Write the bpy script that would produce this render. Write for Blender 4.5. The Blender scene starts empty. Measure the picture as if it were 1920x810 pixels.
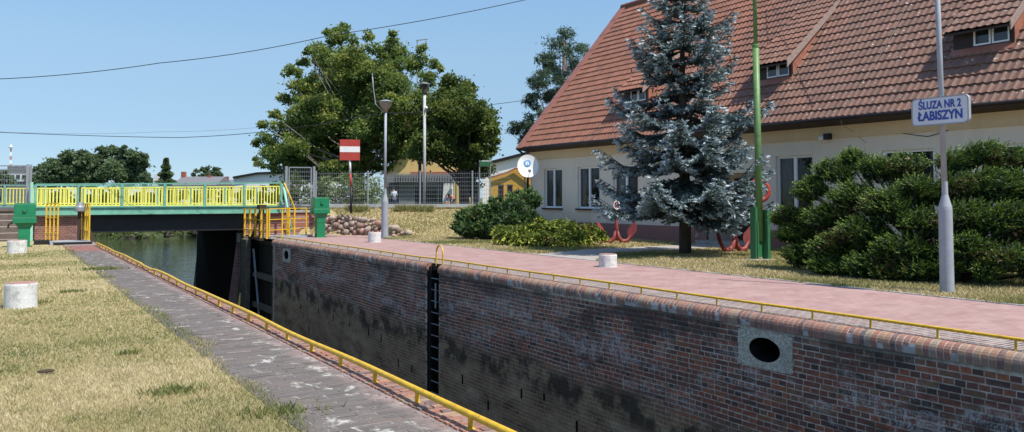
import bpy, math, random
import numpy as np
from mathutils import Vector, Matrix
random.seed(7); RS = np.random.RandomState(11)
rad = math.radians
scn = bpy.context.scene
COL = scn.collection
# ---------------------------------------------------------------- camera
F_PX = 1550.0; PP = (960.0, 304.0); TH = rad(2.5); YAW = math.atan(960/1550.0); EYE = 1.6
cam = bpy.data.cameras.new('camera'); camo = bpy.data.objects.new('camera', cam); COL.objects.link(camo)
cam.sensor_width = 36.0; cam.lens = 36.0*F_PX/1920; cam.shift_y = (PP[1]-405.0)/1920
cam.clip_start = 0.05; cam.clip_end = 5000
camo.location = (0, 0, EYE); camo.rotation_euler = (rad(90)+TH, 0, -YAW)
scn.camera = camo
# ---------------------------------------------------------------- light
SUN_EL = rad(60); SUN_AZ = rad(157)          # azimuth clockwise from +Y
S = Vector((math.sin(SUN_AZ)*math.cos(SUN_EL), math.cos(SUN_AZ)*math.cos(SUN_EL), math.sin(SUN_EL)))
w = bpy.data.worlds.new('World'); scn.world = w; w.use_nodes = True
nt = w.node_tree; bg = nt.nodes['Background']
sky = nt.nodes.new('ShaderNodeTexSky'); sky.sky_type = 'NISHITA'; sky.sun_disc = False
sky.sun_elevation = SUN_EL; sky.sun_rotation = SUN_AZ; sky.air_density = 1.0; sky.dust_density = 0.25; sky.ozone_density = 2.2
# sky multiplied by a colour ramp: dimmed near the horizon, full overhead for ambient
tcs = nt.nodes.new('ShaderNodeTexCoord'); sx_ = nt.nodes.new('ShaderNodeSeparateXYZ'); nt.links.new(tcs.outputs['Generated'], sx_.inputs[0])
rp_ = nt.nodes.new('ShaderNodeValToRGB'); nt.links.new(sx_.outputs['Z'], rp_.inputs[0]); cr_ = rp_.color_ramp
for _ in range(5): cr_.elements.new(.5)
for e_, (p_, c_) in zip(cr_.elements, ((0.0, (.36,.50,.80)), (.05, (.375,.47,.64)), (.08, (.42,.49,.61)), (.12, (.51,.555,.61)), (.17, (.625,.66,.66)), (.25, (.71,.78,.78)), (.6, (1,1,1)))): e_.position = p_; e_.color = (*c_, 1)
mx_ = nt.nodes.new('ShaderNodeMix'); mx_.data_type = 'RGBA'; mx_.blend_type = 'MULTIPLY'; mx_.inputs[0].default_value = 1.0
nt.links.new(sky.outputs[0], mx_.inputs[6]); nt.links.new(rp_.outputs[0], mx_.inputs[7])
nt.links.new(mx_.outputs[2], bg.inputs[0]); bg.inputs[1].default_value = 0.15
sl = bpy.data.lights.new('sun', 'SUN'); sl.energy = 4.3; sl.angle = rad(0.53); sl.color = (1.0, 0.95, 0.86)
so = bpy.data.objects.new('sun', sl); COL.objects.link(so); so.rotation_euler = S.to_track_quat('Z', 'Y').to_euler()
so.location = (0, -20, 40)
scn.view_settings.view_transform = 'Standard'; scn.view_settings.look = 'None'
scn.view_settings.exposure = 0.48; scn.view_settings.gamma = 1.0
scn.cycles.max_bounces = 6; scn.cycles.transparent_max_bounces = 8
# ---------------------------------------------------------------- pixel -> place helpers (photo pixels 1920x810)
cF = np.array([math.sin(YAW), math.cos(YAW), 0]); cR = np.array([math.cos(YAW), -math.sin(YAW), 0]); cZ = np.array([0, 0, 1.])
cFp = cF*math.cos(TH)+cZ*math.sin(TH); cUp = cZ*math.cos(TH)-cF*math.sin(TH); cC = np.array([0, 0, EYE])
def ray(x, y): return F_PX*cFp+(x-PP[0])*cR-(y-PP[1])*cUp
def onZ(x, y, z=0.0): d = ray(x, y); return cC+d*(z-EYE)/d[2]
def onX(x, y, X): d = ray(x, y); return cC+d*X/d[0]
def onY(x, y, Y): d = ray(x, y); return cC+d*Y/d[1]
def atD(x, y, D): d = ray(x, y); return cC+d*D/(d@cF)
# ---------------------------------------------------------------- mesh helpers
ROOT = {}
def link(o, parent=None):
    COL.objects.link(o)
    if parent is not None: o.parent = parent
    return o
def tag(o, label=None, cat=None, group=None, kind=None):
    if label: o['label'] = label
    if cat: o['category'] = cat
    if group: o['group'] = group
    if kind: o['kind'] = kind
    return o
def thing(name, label, cat, loc=(0, 0, 0), group=None):
    o = bpy.data.objects.new(name, None); COL.objects.link(o); o.location = tuple(float(a) for a in loc); o.empty_display_size = .2
    ROOT[o.name] = Vector(o.location)
    return tag(o, label, cat, group)
def rootloc(p):
    while p.parent is not None: p = p.parent
    return ROOT[p.name]
def finish(name, V, Fc, mat, parent=None, smooth=False, tint=None, origin=None, bevel=0, label=None):
    """V: Nx3 world coords, Fc list of tuples or (M,k) array."""
    V = np.asarray(V, dtype=np.float64).reshape(-1, 3)
    me = bpy.data.meshes.new(name)
    if parent is not None: off = np.array(rootloc(parent))
    elif origin is not None: off = np.array(origin, float)
    else:
        mn = V.min(0); mx = V.max(0); off = np.array([(mn[0]+mx[0])/2, (mn[1]+mx[1])/2, mn[2]])
    V = V-off
    if isinstance(Fc, np.ndarray):
        k = Fc.shape[1]; n = len(Fc)
        me.vertices.add(len(V)); me.vertices.foreach_set('co', V.astype(np.float32).ravel())
        me.loops.add(n*k); me.loops.foreach_set('vertex_index', Fc.astype(np.int32).ravel())
        me.polygons.add(n); me.polygons.foreach_set('loop_start', np.arange(0, n*k, k, dtype=np.int32))
        try: me.polygons.foreach_set('loop_total', np.full(n, k, dtype=np.int32))
        except Exception: pass
        me.update(calc_edges=True)
    else:
        me.from_pydata([tuple(v) for v in V], [], Fc); me.update()
    if tint is not None:
        a = me.attributes.new('tint', 'FLOAT', 'FACE'); a.data.foreach_set('value', np.asarray(tint, dtype=np.float32))
    me.polygons.foreach_set('use_smooth', np.full(len(me.polygons), bool(smooth)))
    if mat is not None: me.materials.append(mat)
    o = bpy.data.objects.new(name, me); link(o, parent)
    if parent is None:
        o.location = tuple(off); ROOT[o.name] = Vector(o.location)
    if bevel:
        m = o.modifiers.new('bevel', 'BEVEL'); m.width = bevel; m.segments = 2; m.limit_method = 'ANGLE'
    if label: o['label'] = label
    return o
class MB:
    def __init__(s): s.V = []; s.F = []; s.T = []; s.t = 0.5
    def add(s, vs, fs):
        b = len(s.V); s.V += [tuple(float(c) for c in v) for v in vs]; s.F += [tuple(b+i for i in f) for f in fs]; s.T += [s.t]*len(fs)
    def box(s, a, b, M=None):
        x0, y0, z0 = a; x1, y1, z1 = b
        vs = [(x0,y0,z0),(x1,y0,z0),(x1,y1,z0),(x0,y1,z0),(x0,y0,z1),(x1,y0,z1),(x1,y1,z1),(x0,y1,z1)]
        if M is not None: vs = [M @ Vector(v) for v in vs]
        s.add(vs, [(0,3,2,1),(4,5,6,7),(0,1,5,4),(1,2,6,5),(2,3,7,6),(3,0,4,7)]); return s
    def hexa(s, vs):
        s.add(vs, [(0,3,2,1),(4,5,6,7),(0,1,5,4),(1,2,6,5),(2,3,7,6),(3,0,4,7)]); return s
    def tube(s, pts, r, n=8, caps=True):
        pts = [Vector([float(c) for c in p]) for p in pts]; m = len(pts)
        rr = r if hasattr(r, '__len__') else [r]*m
        vs = []; prev = None
        for i in range(m):
            t = (pts[min(i+1, m-1)]-pts[max(i-1, 0)])
            t = t.normalized() if t.length > 1e-9 else Vector((0,0,1))
            if prev is None:
                u = t.orthogonal().normalized()
            else:
                u = (prev-t*prev.dot(t)); u = u.normalized() if u.length > 1e-6 else t.orthogonal().normalized()
            prev = u; v = t.cross(u)
            for k in range(n):
                a = 2*math.pi*k/n; vs.append(pts[i]+(u*math.cos(a)+v*math.sin(a))*rr[i])
        fs = [(i*n+k, i*n+(k+1) % n, (i+1)*n+(k+1) % n, (i+1)*n+k) for i in range(m-1) for k in range(n)]
        if caps: fs += [tuple(range(n-1, -1, -1)), tuple((m-1)*n+k for k in range(n))]
        s.add(vs, fs); return s
    def bar(s, a, b, w, h=None):
        """square bar from a to b, width w (horizontal), h (other)"""
        a = Vector([float(c) for c in a]); b = Vector([float(c) for c in b]); h = h or w
        t = (b-a).normalized(); up = Vector((0,0,1)) if abs(t.z) < .9 else Vector((0,1,0))
        u = t.cross(up).normalized(); v = u.cross(t).normalized()
        q = [(-w/2,-h/2),(w/2,-h/2),(w/2,h/2),(-w/2,h/2)]
        s.hexa([a+u*i+v*j for i, j in q]+[b+u*i+v*j for i, j in q]); return s
    def lathe(s, base, prof, n=20):
        base = Vector([float(c) for c in base]); vs = []
        for r, z in prof:
            for k in range(n): a = 2*math.pi*k/n; vs.append((base.x+r*math.cos(a), base.y+r*math.sin(a), base.z+z))
        m = len(prof)
        fs = [(i*n+k, i*n+(k+1) % n, (i+1)*n+(k+1) % n, (i+1)*n+k) for i in range(m-1) for k in range(n)]
        fs += [tuple(range(n-1, -1, -1)), tuple((m-1)*n+k for k in range(n))]
        s.add(vs, fs); return s
    def prism(s, poly, axis, a, b):
        """poly 2D, extruded along axis ('x','y','z') from a to b; poly coords are the other two axes in order"""
        n = len(poly)
        def P(p, t): return {'x': (t, p[0], p[1]), 'y': (p[0], t, p[1]), 'z': (p[0], p[1], t)}[axis]
        vs = [P(p, a) for p in poly]+[P(p, b) for p in poly]
        s.add(vs, [tuple(range(n-1, -1, -1)), tuple(range(n, 2*n))]+[(i, (i+1) % n, n+(i+1) % n, n+i) for i in range(n)]); return s
    def rock(s, c, r, sc=(1, 1, 1), seed=0):
        rnd = random.Random(seed); vs = []; n = 10; m = 7; c = Vector([float(k) for k in c])
        off = [Vector((rnd.uniform(-1,1), rnd.uniform(-1,1), rnd.uniform(-1,1))).normalized() for _ in range(6)]
        amp = [rnd.uniform(.05, .22) for _ in range(6)]
        for i in range(m+1):
            ph = math.pi*i/m
            for k in range(n):
                a = 2*math.pi*k/n; d = Vector((math.sin(ph)*math.cos(a), math.sin(ph)*math.sin(a), math.cos(ph)))
                q = 1-sum(am*max(0, d.dot(o)-.3) for am, o in zip(amp, off))
                vs.append(c+Vector((d.x*r*sc[0]*q, d.y*r*sc[1]*q, d.z*r*sc[2]*q)))
        fs = [(i*n+k, (i+1)*n+k, (i+1)*n+(k+1) % n, i*n+(k+1) % n) for i in range(m) for k in range(n)]
        s.add(vs, fs); return s
    def build(s, name, mat, parent=None, **kw):
        if kw.pop('usetint', False): kw['tint'] = s.T
        return finish(name, s.V, s.F, mat, parent, **kw)
def copy_tree(o, parent=None):
    c = o.copy(); COL.objects.link(c); c.parent = parent
    for ch in list(o.children): copy_tree(ch, c)
    return c
# ---------------------------------------------------------------- materials
class N:
    def __init__(s, name):
        s.m = bpy.data.materials.new(name); s.m.use_nodes = True; s.t = s.m.node_tree; s.b = s.t.nodes['Principled BSDF']
        s.out = s.t.nodes['Material Output']; s._pos = None
    def n(s, ty, **kw):
        x = s.t.nodes.new('ShaderNode'+ty)
        for k, v in kw.items(): setattr(x, k, v)
        return x
    def l(s, a, b): s.t.links.new(a, b)
    def pos(s):
        if s._pos is None: s._pos = s.n('NewGeometry').outputs['Position']
        return s._pos
    def scale(s, v, sc):
        x = s.n('VectorMath', operation='MULTIPLY'); s.l(v, x.inputs[0]); x.inputs[1].default_value = sc; return x.outputs[0]
    def noise(s, scale=5, detail=4, rough=.55, vec=None, stretch=None, dist=0.0):
        v = vec if vec is not None else s.pos()
        if stretch: v = s.scale(v, stretch)
        x = s.n('TexNoise'); x.inputs['Scale'].default_value = scale; x.inputs['Detail'].default_value = detail
        x.inputs['Roughness'].default_value = rough; x.inputs['Distortion'].default_value = dist; s.l(v, x.inputs['Vector']); return x.outputs['Fac']
    def vor(s, scale=5, feature='F1', vec=None, out='Distance'):
        x = s.n('TexVoronoi', feature=feature); x.inputs['Scale'].default_value = scale; s.l(vec if vec is not None else s.pos(), x.inputs['Vector']); return x.outputs[out]
    def ramp(s, f, stops, interp='LINEAR'):
        x = s.n('ValToRGB'); cr = x.color_ramp; cr.interpolation = interp
        while len(cr.elements) < len(stops): cr.elements.new(.5)
        for e, (p, c) in zip(cr.elements, stops):
            e.position = p; e.color = (c, c, c, 1) if isinstance(c, (int, float)) else (c[0], c[1], c[2], 1)
        s.l(f, x.inputs[0]); return x.outputs[0]
    def mix(s, f, a, b, mode='MIX'):
        x = s.n('Mix', data_type='RGBA', blend_type=mode)
        for sock, v in ((x.inputs[0], f), (x.inputs[6], a), (x.inputs[7], b)):
            if hasattr(v, 'links'): s.l(v, sock)
            else: sock.default_value = v if isinstance(v, (int, float)) else (v[0], v[1], v[2], 1)
        return x.outputs[2]
    def math(s, op, a, b=0.0, clamp=False):
        x = s.n('Math', operation=op); x.use_clamp = clamp
        for i, v in enumerate((a, b)):
            if hasattr(v, 'links'): s.l(v, x.inputs[i])
            else: x.inputs[i].default_value = v
        return x.outputs[0]
    def xyz(s, v=None):
        x = s.n('SeparateXYZ'); s.l(v if v is not None else s.pos(), x.inputs[0]); return x.outputs
    def comb(s, x=0, y=0, z=0):
        c = s.n('CombineXYZ')
        for i, v in enumerate((x, y, z)):
            if hasattr(v, 'links'): s.l(v, c.inputs[i])
            else: c.inputs[i].default_value = v
        return c.outputs[0]
    def attr(s, name='tint'): return s.n('Attribute', attribute_name=name).outputs['Fac']
    def bump(s, h, strength=.3, dist=.01):
        x = s.n('Bump'); x.inputs['Strength'].default_value = strength; x.inputs['Distance'].default_value = dist
        s.l(h, x.inputs['Height']); s.l(x.outputs[0], s.b.inputs['Normal']); return x
    def col(s, c):
        if hasattr(c, 'links'): s.l(c, s.b.inputs['Base Color'])
        else: s.b.inputs['Base Color'].default_value = (c[0], c[1], c[2], 1)
        return s
    def rgh(s, r, metal=0.0, spec=None):
        if hasattr(r, 'links'): s.l(r, s.b.inputs['Roughness'])
        else: s.b.inputs['Roughness'].default_value = r
        s.b.inputs['Metallic'].default_value = metal
        if spec is not None: s.b.inputs['Specular IOR Level'].default_value = spec
        return s
def paint(name, c, rough=.45, var=.25, sc=6, dirt=(.12,.09,.06), dirtamt=.3, metal=0.0, dsc=14):
    k = N(name); f = k.noise(sc, 5, .6)
    a = k.ramp(f, [(.3, tuple(x*(1-var) for x in c)), (.7, tuple(min(.95, x*(1+var*.4)) for x in c))])
    d = k.ramp(k.noise(dsc, 6, .7), [(.55, 0.0), (.72, dirtamt)])
    k.col(k.mix(d, a, dirt)).rgh(rough, metal); k.bump(f, .12, .004); return k.m
M = {}
M['yellow'] = paint('yellow_paint', (.74,.45,.02), .45, .28, 9, (.20,.09,.03), .75, dsc=26)
M['lemon'] = paint('lemon_yellow_paint', (.80,.77,.14), .5, .15, 3, (.25,.22,.08), .3)
M['teal'] = paint('teal_green_paint', (.17,.40,.30), .5, .25, 3, (.14,.09,.05), .55)
M['mint'] = paint('mint_paint', (.26,.55,.42), .5, .1, 3)
M['green'] = paint('green_paint', (.012,.20,.085), .35, .2, 4, (.03,.05,.03), .3)
M['polegreen'] = paint('pole_green_paint', (.12,.24,.075), .5, .3, 6, (.16,.14,.08), .5, dsc=9)
M['postgreen'] = paint('post_green_paint', (.03,.16,.06), .5, .25, 6, (.02,.04,.02), .6, dsc=6)
M['galv'] = paint('galvanised_steel', (.30,.32,.34), .5, .15, 8, (.2,.2,.2), .3, .35)
M['grey_paint'] = paint('grey_blue_paint', (.33,.35,.385), .5, .12, 6, (.2,.2,.2), .3)
M['black'] = paint('tarred_steel', (.012,.011,.011), .55, .5, 5, (.05,.035,.025), .5)
M['rust'] = paint('rusty_iron', (.05,.03,.02), .8, .4, 7, (.10,.04,.02), .6)
M['anchor'] = paint('faded_red_paint', (.27,.05,.045), .55, .3, 8, (.16,.05,.04), .6)
M['red'] = paint('sign_red', (.42,.045,.03), .5, .15, 4)
M['white'] = paint('white_paint', (.78,.78,.76), .5, .08, 5, (.4,.38,.34), .35)
M['signwhite'] = paint('sign_white', (.62,.66,.72), .4, .05, 3, (.5,.5,.5), .1)
M['blue'] = paint('sign_blue', (.015,.05,.34), .4, .05)
M['dishblue'] = paint('pale_blue_print', (.07,.28,.55), .5, .1)
M['cable'] = paint('black_cable', (.012,.013,.018), .6, .1)
M['cablegrey'] = paint('grey_cable', (.25,.23,.22), .6, .1)
M['darkwood'] = paint('dark_brown_wood', (.028,.011,.010), .6, .4, 8, (.1,.06,.05), .5)
M['gutter'] = paint('dark_gutter', (.015,.009,.009), .45, .3, 6)
M['verge'] = paint('verge_sheet', (.33,.135,.095), .5, .18, 3, (.25,.12,.09), .4, dsc=5)
M['cheek'] = paint('cheek_sheet', (.36,.14,.09), .55, .25, 4, (.2,.1,.07), .4)
M['greywood'] = paint('weathered_board', (.34,.25,.21), .75, .35, 14, (.14,.09,.07), .6)
M['timber'] = paint('wet_timber', (.13,.115,.085), .8, .5, 6, (.04,.04,.025), .7, dsc=5)
M['concrete'] = paint('concrete', (.36,.34,.31), .85, .25, 6, (.14,.13,.1), .6, dsc=7)
M['palecon'] = paint('pale_concrete', (.50,.50,.48), .85, .18, 3, (.25,.25,.22), .5, dsc=5)
M['asphalt'] = paint('asphalt', (.055,.055,.06), .9, .25, 3)
M['skin'] = paint('skin', (.5,.28,.2), .6, .05)
M['hair'] = paint('hair', (.03,.02,.015), .7, .1)
M['shirt'] = paint('pale_shirt', (.42,.48,.58), .8, .1)
M['pinkshirt'] = paint('pink_shirt', (.62,.2,.22), .8, .1)
M['jeans'] = paint('blue_trousers', (.06,.08,.16), .8, .2)
M['orange'] = paint('orange_print', (.75,.25,.05), .6, .1)
M['yellowwall'] = paint('yellow_render', (.62,.44,.17), .9, .1, 1.5, (.4,.3,.15), .3, dsc=3)
M['amberwall'] = paint('amber_render', (.62,.36,.06), .9, .1, 1.5, (.4,.25,.05), .3, dsc=3)
M['whitewall'] = paint('white_render', (.75,.75,.73), .9, .08, 1.5, (.5,.5,.48), .3, dsc=3)
M['greywall'] = paint('grey_panel', (.20,.22,.24), .7, .12, 2)
M['redroof'] = paint('far_red_roof', (.36,.12,.07), .8, .25, 3)
M['greyroof'] = paint('far_grey_roof', (.17,.17,.18), .8, .2, 3)
M['chimney'] = paint('chimney_brick', (.34,.10,.06), .9, .25, 5)
M['pillar'] = paint('pillar_brick', (.24,.13,.10), .9, .25, 5)
def mk():
    # ---- window glass
    k = N('window_glass'); k.col((.02,.025,.03)).rgh(.06, 0, .7); M['glass'] = k.m
    k = N('clear_window_glass'); k.col((.02,.025,.03)).rgh(.05, 0, .6); k.b.inputs['Alpha'].default_value = .38; M['winglass'] = k.m
    # ---- old lock bricks (real bricks carry tint, mortar sheet has tint 0)
    for nm in ('brick', 'mortar'):
        k = N('lock_'+nm); p = k.pos(); X, Y, Z = k.xyz()
        if nm == 'brick':
            t = k.attr()
            c = k.ramp(t, [(0, (.070,.044,.034)), (.16, (.16,.068,.048)), (.34, (.27,.092,.056)), (.50, (.35,.105,.056)), (.62, (.20,.085,.054)), (.76, (.27,.145,.075)), (.90, (.44,.125,.055)), (1, (.115,.075,.055))])
            c = k.mix(k.ramp(k.noise(22, 5, .7), [(.42, 0.0), (.62, .55)]), c, (.075,.055,.05))
        else:
            c = k.ramp(k.noise(9, 5, .6), [(.3, (.34,.275,.21)), (.7, (.72,.62,.50))])
        # black soot streaks, horizontally stretched
        s1 = k.ramp(k.math('ADD', k.noise(1.3, 6, .68, stretch=(1, .5, 1.6)), k.ramp(k.math('MULTIPLY', Z, -1.0), [(.2, .09), (.75, 0.0)])), [(.53, 0.0), (.64, .74)])
        c = k.mix(s1, c, (.042,.033,.028))
        # white efflorescence
        e = k.math('MULTIPLY', k.ramp(k.noise(1.1, 7, .74, stretch=(1, .6, 1.7), dist=.6), [(.495, 0.0), (.59, 1.0)]), k.ramp(k.math('ADD', k.math('MULTIPLY', k.noise(38, 6, .8), .6), k.math('MULTIPLY', k.noise(9, 5, .8, stretch=(1, 1.6, .35)), .4)), [(.47, 0.0), (.55, 1.0)]))
        zb = k.ramp(k.math('DIVIDE', k.math('MULTIPLY', Z, -1.0), 4.0), [(0, .1), (.10, .35), (.22, 1.0), (.36, .9), (.42, .1), (1, .2)])
        e = k.math('MULTIPLY', e, zb)
        c = k.mix(k.math('MULTIPLY', e, .85), c, (.60,.56,.52))
        # algae zone below the upper water line
        zz = k.math('ADD', Z, k.math('MULTIPLY', k.math('SUBTRACT', k.noise(.9, 6, .65, stretch=(1, .5, 1)), .5), .75))
        zz = k.math('ADD', zz, k.math('MULTIPLY', k.math('SUBTRACT', Y, 18.0), -.012))
        al = k.ramp(k.math('DIVIDE', k.math('ADD', zz, 4.0), 4.0), [(.555, .9), (.625, 0.0)])
        alc = k.ramp(k.noise(2.6, 7, .72, stretch=(1, .5, 1.2)), [(.34, (.060,.038,.018)), (.45, (.24,.165,.08)), (.58, (.37,.28,.155)), (.70, (.52,.44,.30))])
        if nm == 'mortar': alc = k.mix(.5, alc, (.34,.29,.20))
        al = k.math('MULTIPLY', al, .80 if nm == 'brick' else .72); c = k.mix(al, c, alc)
        # dark tide band
        td = k.ramp(k.math('DIVIDE', k.math('ADD', zz, 4.0), 4.0), [(.44, 0.0), (.50, 1.0), (.57, 1.0), (.61, 0.0)])
        td = k.math('MULTIPLY', td, k.ramp(k.noise(1.7, 5, .65), [(.45, 0.0), (.56, .85)]))
        c = k.mix(td, c, (.026,.019,.013))
        k.col(c).rgh(.85); k.bump(k.noise(55, 4, .7), .5, .006); M[nm] = k.m
    # ---- coping bricks
    k = N('coping_brick'); t = k.attr()
    c = k.ramp(t, [(0, (.11,.075,.066)), (.2, (.24,.105,.07)), (.4, (.33,.125,.075)), (.6, (.29,.15,.105)), (.75, (.36,.18,.085)), (.88, (.32,.24,.16)), (1, (.18,.11,.09))])
    c = k.mix(k.ramp(k.noise(30, 5, .7), [(.4, 0.0), (.7, .6)]), c, (.33,.25,.22))
    c = k.mix(k.ramp(k.noise(2.0, 5, .7), [(.57, 0.0), (.75, .4)]), c, (.38,.32,.28))
    k.col(c).rgh(.8); k.bump(k.noise(50, 4, .7), .5, .006); M['coping'] = k.m
    k = N('coping_mortar'); k.col(k.ramp(k.noise(12, 4, .6), [(.3, (.30,.27,.25)), (.7, (.55,.52,.48))])).rgh(.9); M['copmortar'] = k.m
    # ---- quay top bricks (left)
    k = N('quay_brick'); t = k.attr(); X, Y, Z = k.xyz()
    c = k.ramp(t, [(0, (.105,.088,.078)), (.3, (.135,.113,.10)), (.6, (.155,.128,.112)), (.85, (.125,.106,.096)), (1, (.19,.135,.11))])
    c = k.mix(k.ramp(k.noise(1.6, 6, .7), [(.4, 0.0), (.62, .6)]), c, (.125,.114,.105))
    lich = k.math('MULTIPLY', k.ramp(k.noise(4.5, 7, .72, dist=.4, stretch=(1.0, .8, 1)), [(.565, 0.0), (.63, 1.0)]), k.ramp(k.noise(.8, 3, .6), [(.36, 0.15), (.52, 1.0)]))
    c = k.mix(k.math('MULTIPLY', lich, .85), c, (.46,.45,.40))
    ed = k.ramp(k.math('MULTIPLY', k.math('SUBTRACT', k.math('ADD', X, k.math('MULTIPLY', k.math('SUBTRACT', k.noise(2.2, 5, .7), .5), .5)), 2.45), 2.2), [(.25, 0.0), (.8, .75)])
    c = k.mix(ed, c, k.ramp(k.noise(7, 5, .7), [(.35, (.24,.14,.13)), (.55, (.42,.30,.28)), (.7, (.55,.48,.44))]))
    rd = k.ramp(k.math('MULTIPLY', k.math('SUBTRACT', Y, 27.2), .5), [(.3, 0.0), (.6, .85)])
    c = k.mix(rd, c, (.26,.105,.085))
    k.col(c).rgh(.85); k.bump(k.noise(40, 5, .7), .5, .006); M['quay'] = k.m
    k = N('quay_joint'); k.col(k.ramp(k.noise(5, 6, .7), [(.35, (.15,.125,.11)), (.6, (.30,.26,.23)), (.75, (.44,.41,.37))])).rgh(.95); M['quayjoint'] = k.m
    # ---- walls drawn with brick texture
    def wallbrick(name, c1, c2, mort, band=False, stain=.5):
        k = N(name); X, Y, Z = k.xyz()
        v = k.comb(k.math('ADD', X, Y), Z, 0)
        b = k.n('TexBrick'); k.l(v, b.inputs['Vector']); b.inputs['Scale'].default_value = 1.0
        b.inputs['Brick Width'].default_value = .26; b.inputs['Row Height'].default_value = .075; b.inputs['Mortar Size'].default_value = .008
        b.inputs['Mortar Smooth'].default_value = .3; b.offset = .5; b.squash = .5; b.squash_frequency = 2
        b.inputs['Color1'].default_value = (*c1, 1); b.inputs['Color2'].default_value = (*c2, 1); b.inputs['Mortar'].default_value = (*mort, 1)
        c = k.mix(k.ramp(k.noise(1.7, 6, .7), [(.45, 0.0), (.7, stain)]), b.outputs['Color'], (.07,.055,.05))
        c = k.mix(k.ramp(k.noise(3.2, 6, .7), [(.58, 0.0), (.72, stain*.8)]), c, (.4,.38,.36))
        if band:
            f = k.math('FRACT', k.math('DIVIDE', k.math('ADD', Z, 3.0), .235))
            c = k.mix(k.ramp(f, [(.0, .75), (.09, .75), (.13, 0.0)]), c, (.50,.44,.40))
        k.col(c).rgh(.88); k.bump(b.outputs['Fac'], -.5, .006); return k.m
    M['wallbrick'] = wallbrick('abutment_brick', (.27,.085,.055), (.17,.06,.045), (.30,.26,.22), False)
    M['bandbrick'] = wallbrick('banded_brick', (.30,.10,.065), (.22,.075,.055), (.26,.16,.12), True, .3)
    M['greybrick'] = wallbrick('grey_brick', (.10,.075,.065), (.14,.10,.085), (.17,.15,.13), True, .4)
    M['wingbrick'] = wallbrick('wing_brick', (.24,.085,.06), (.16,.06,.05), (.42,.38,.35), False, .7)
    # ---- pink paver walk
    k = N('pink_pavers'); X, Y, Z = k.xyz(); b = k.n('TexBrick'); k.l(k.comb(X, Y, 0), b.inputs['Vector']); b.inputs['Scale'].default_value = 1
    b.inputs['Brick Width'].default_value = .20; b.inputs['Row Height'].default_value = .10; b.inputs['Mortar Size'].default_value = .004
    b.inputs['Color1'].default_value = (.36,.21,.19, 1); b.inputs['Color2'].default_value = (.285,.165,.15, 1); b.inputs['Mortar'].default_value = (.17,.11,.10, 1)
    c = k.mix(k.ramp(k.noise(1.6, 7, .72), [(.38, 0.0), (.66, .6)]), b.outputs['Color'], (.44,.31,.28))
    c = k.mix(k.ramp(k.noise(9, 6, .75), [(.55, 0.0), (.72, .6)]), c, (.22,.15,.125))
    k.col(c).rgh(.85); k.bump(b.outputs['Fac'], -.3, .004); M['pavers'] = k.m
    k = N('brick_strip'); X, Y, Z = k.xyz(); b = k.n('TexBrick'); k.l(k.comb(X, Y, 0), b.inputs['Vector']); b.inputs['Scale'].default_value = 1
    b.inputs['Brick Width'].default_value = .26; b.inputs['Row Height'].default_value = .075; b.inputs['Mortar Size'].default_value = .009
    b.inputs['Color1'].default_value = (.20,.125,.11, 1); b.inputs['Color2'].default_value = (.12,.085,.08, 1); b.inputs['Mortar'].default_value = (.42,.38,.34, 1)
    c = k.mix(k.ramp(k.noise(3.5, 6, .7), [(.5, 0.0), (.68, .7)]), b.outputs['Color'], (.38,.34,.30))
    k.col(c).rgh(.85); k.bump(b.outputs['Fac'], -.4, .006); M['strip'] = k.m
    # ---- lawns
    def lawn(name, dry, green, soil, gf):
        k = N(name)
        c = k.mix(k.ramp(k.noise(.55, 6, .7), [(.42, 0.0), (.62, gf)]), dry, green)
        c = k.mix(k.ramp(k.noise(6, 6, .75), [(.45, 0.0), (.7, .6)]), c, soil)
        c = k.mix(k.ramp(k.noise(55, 4, .8), [(.4, 0.0), (.7, .5)]), c, tuple(x*.45 for x in dry))
        k.col(c).rgh(.95); k.bump(k.noise(70, 5, .8), .8, .03); return k.m
    M['lawn'] = lawn('dry_lawn', (.52,.43,.23), (.30,.29,.11), (.40,.31,.18), .7)
    M['slope'] = lawn('slope_lawn', (.44,.35,.17), (.22,.24,.08), (.33,.26,.15), .55)
    M['farland'] = lawn('far_land', (.10,.12,.04), (.06,.09,.025), (.09,.09,.04), .8)
    k = N('path_slab'); k.col(k.ramp(k.noise(5, 6, .7), [(.3, (.26,.23,.20)), (.7, (.42,.39,.35))])).rgh(.9); M['slab'] = k.m
    # ---- house plaster
    def plaster(name, c, dark, sc=3):
        k = N(name); q0 = k.mix(k.ramp(k.noise(sc, 6, .7, stretch=(1, 1, .6)), [(.4, 0.0), (.75, .35)]), c, dark)
        zz = k.math('ADD', k.xyz()[2], k.math('MULTIPLY', k.noise(2.2, 6, .7, stretch=(1, 1, .25)), -.9)); q = k.mix(k.ramp(zz, [(0.1, .38), (.75, 0.0)]), q0, tuple(x*.55 for x in c))
        q = k.mix(k.ramp(k.noise(1.4, 6, .75, stretch=(1, 1, .22)), [(.52, 0.0), (.72, .28)]), q, tuple(x*.6 for x in c))
        q = k.mix(k.ramp(k.noise(120, 3, .7), [(.4, 0.0), (.65, .22)]), q, tuple(x*.55 for x in c))
        k.col(q).rgh(.92); k.bump(k.noise(90, 4, .7), .6, .008); return k.m
    M['plaster'] = plaster('house_plaster', (.80,.715,.61), (.62,.54,.45), 1.2)
    M['cornice'] = plaster('cornice_plaster', (.78,.58,.36), (.60,.44,.28), 2)
    M['plinth'] = plaster('plinth_plaster', (.34,.17,.155), (.25,.13,.12), 2)
    # ---- roof tiles
    k = N('roof_tile'); X, Y, Z = k.xyz(); t = k.attr()
    a = k.ramp(t, [(0, (.22,.088,.054)), (.5, (.285,.113,.066)), (1, (.34,.140,.083))])
    b_ = k.ramp(t, [(0, (.16,.086,.062)), (.5, (.205,.109,.078)), (1, (.255,.130,.090))])
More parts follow.
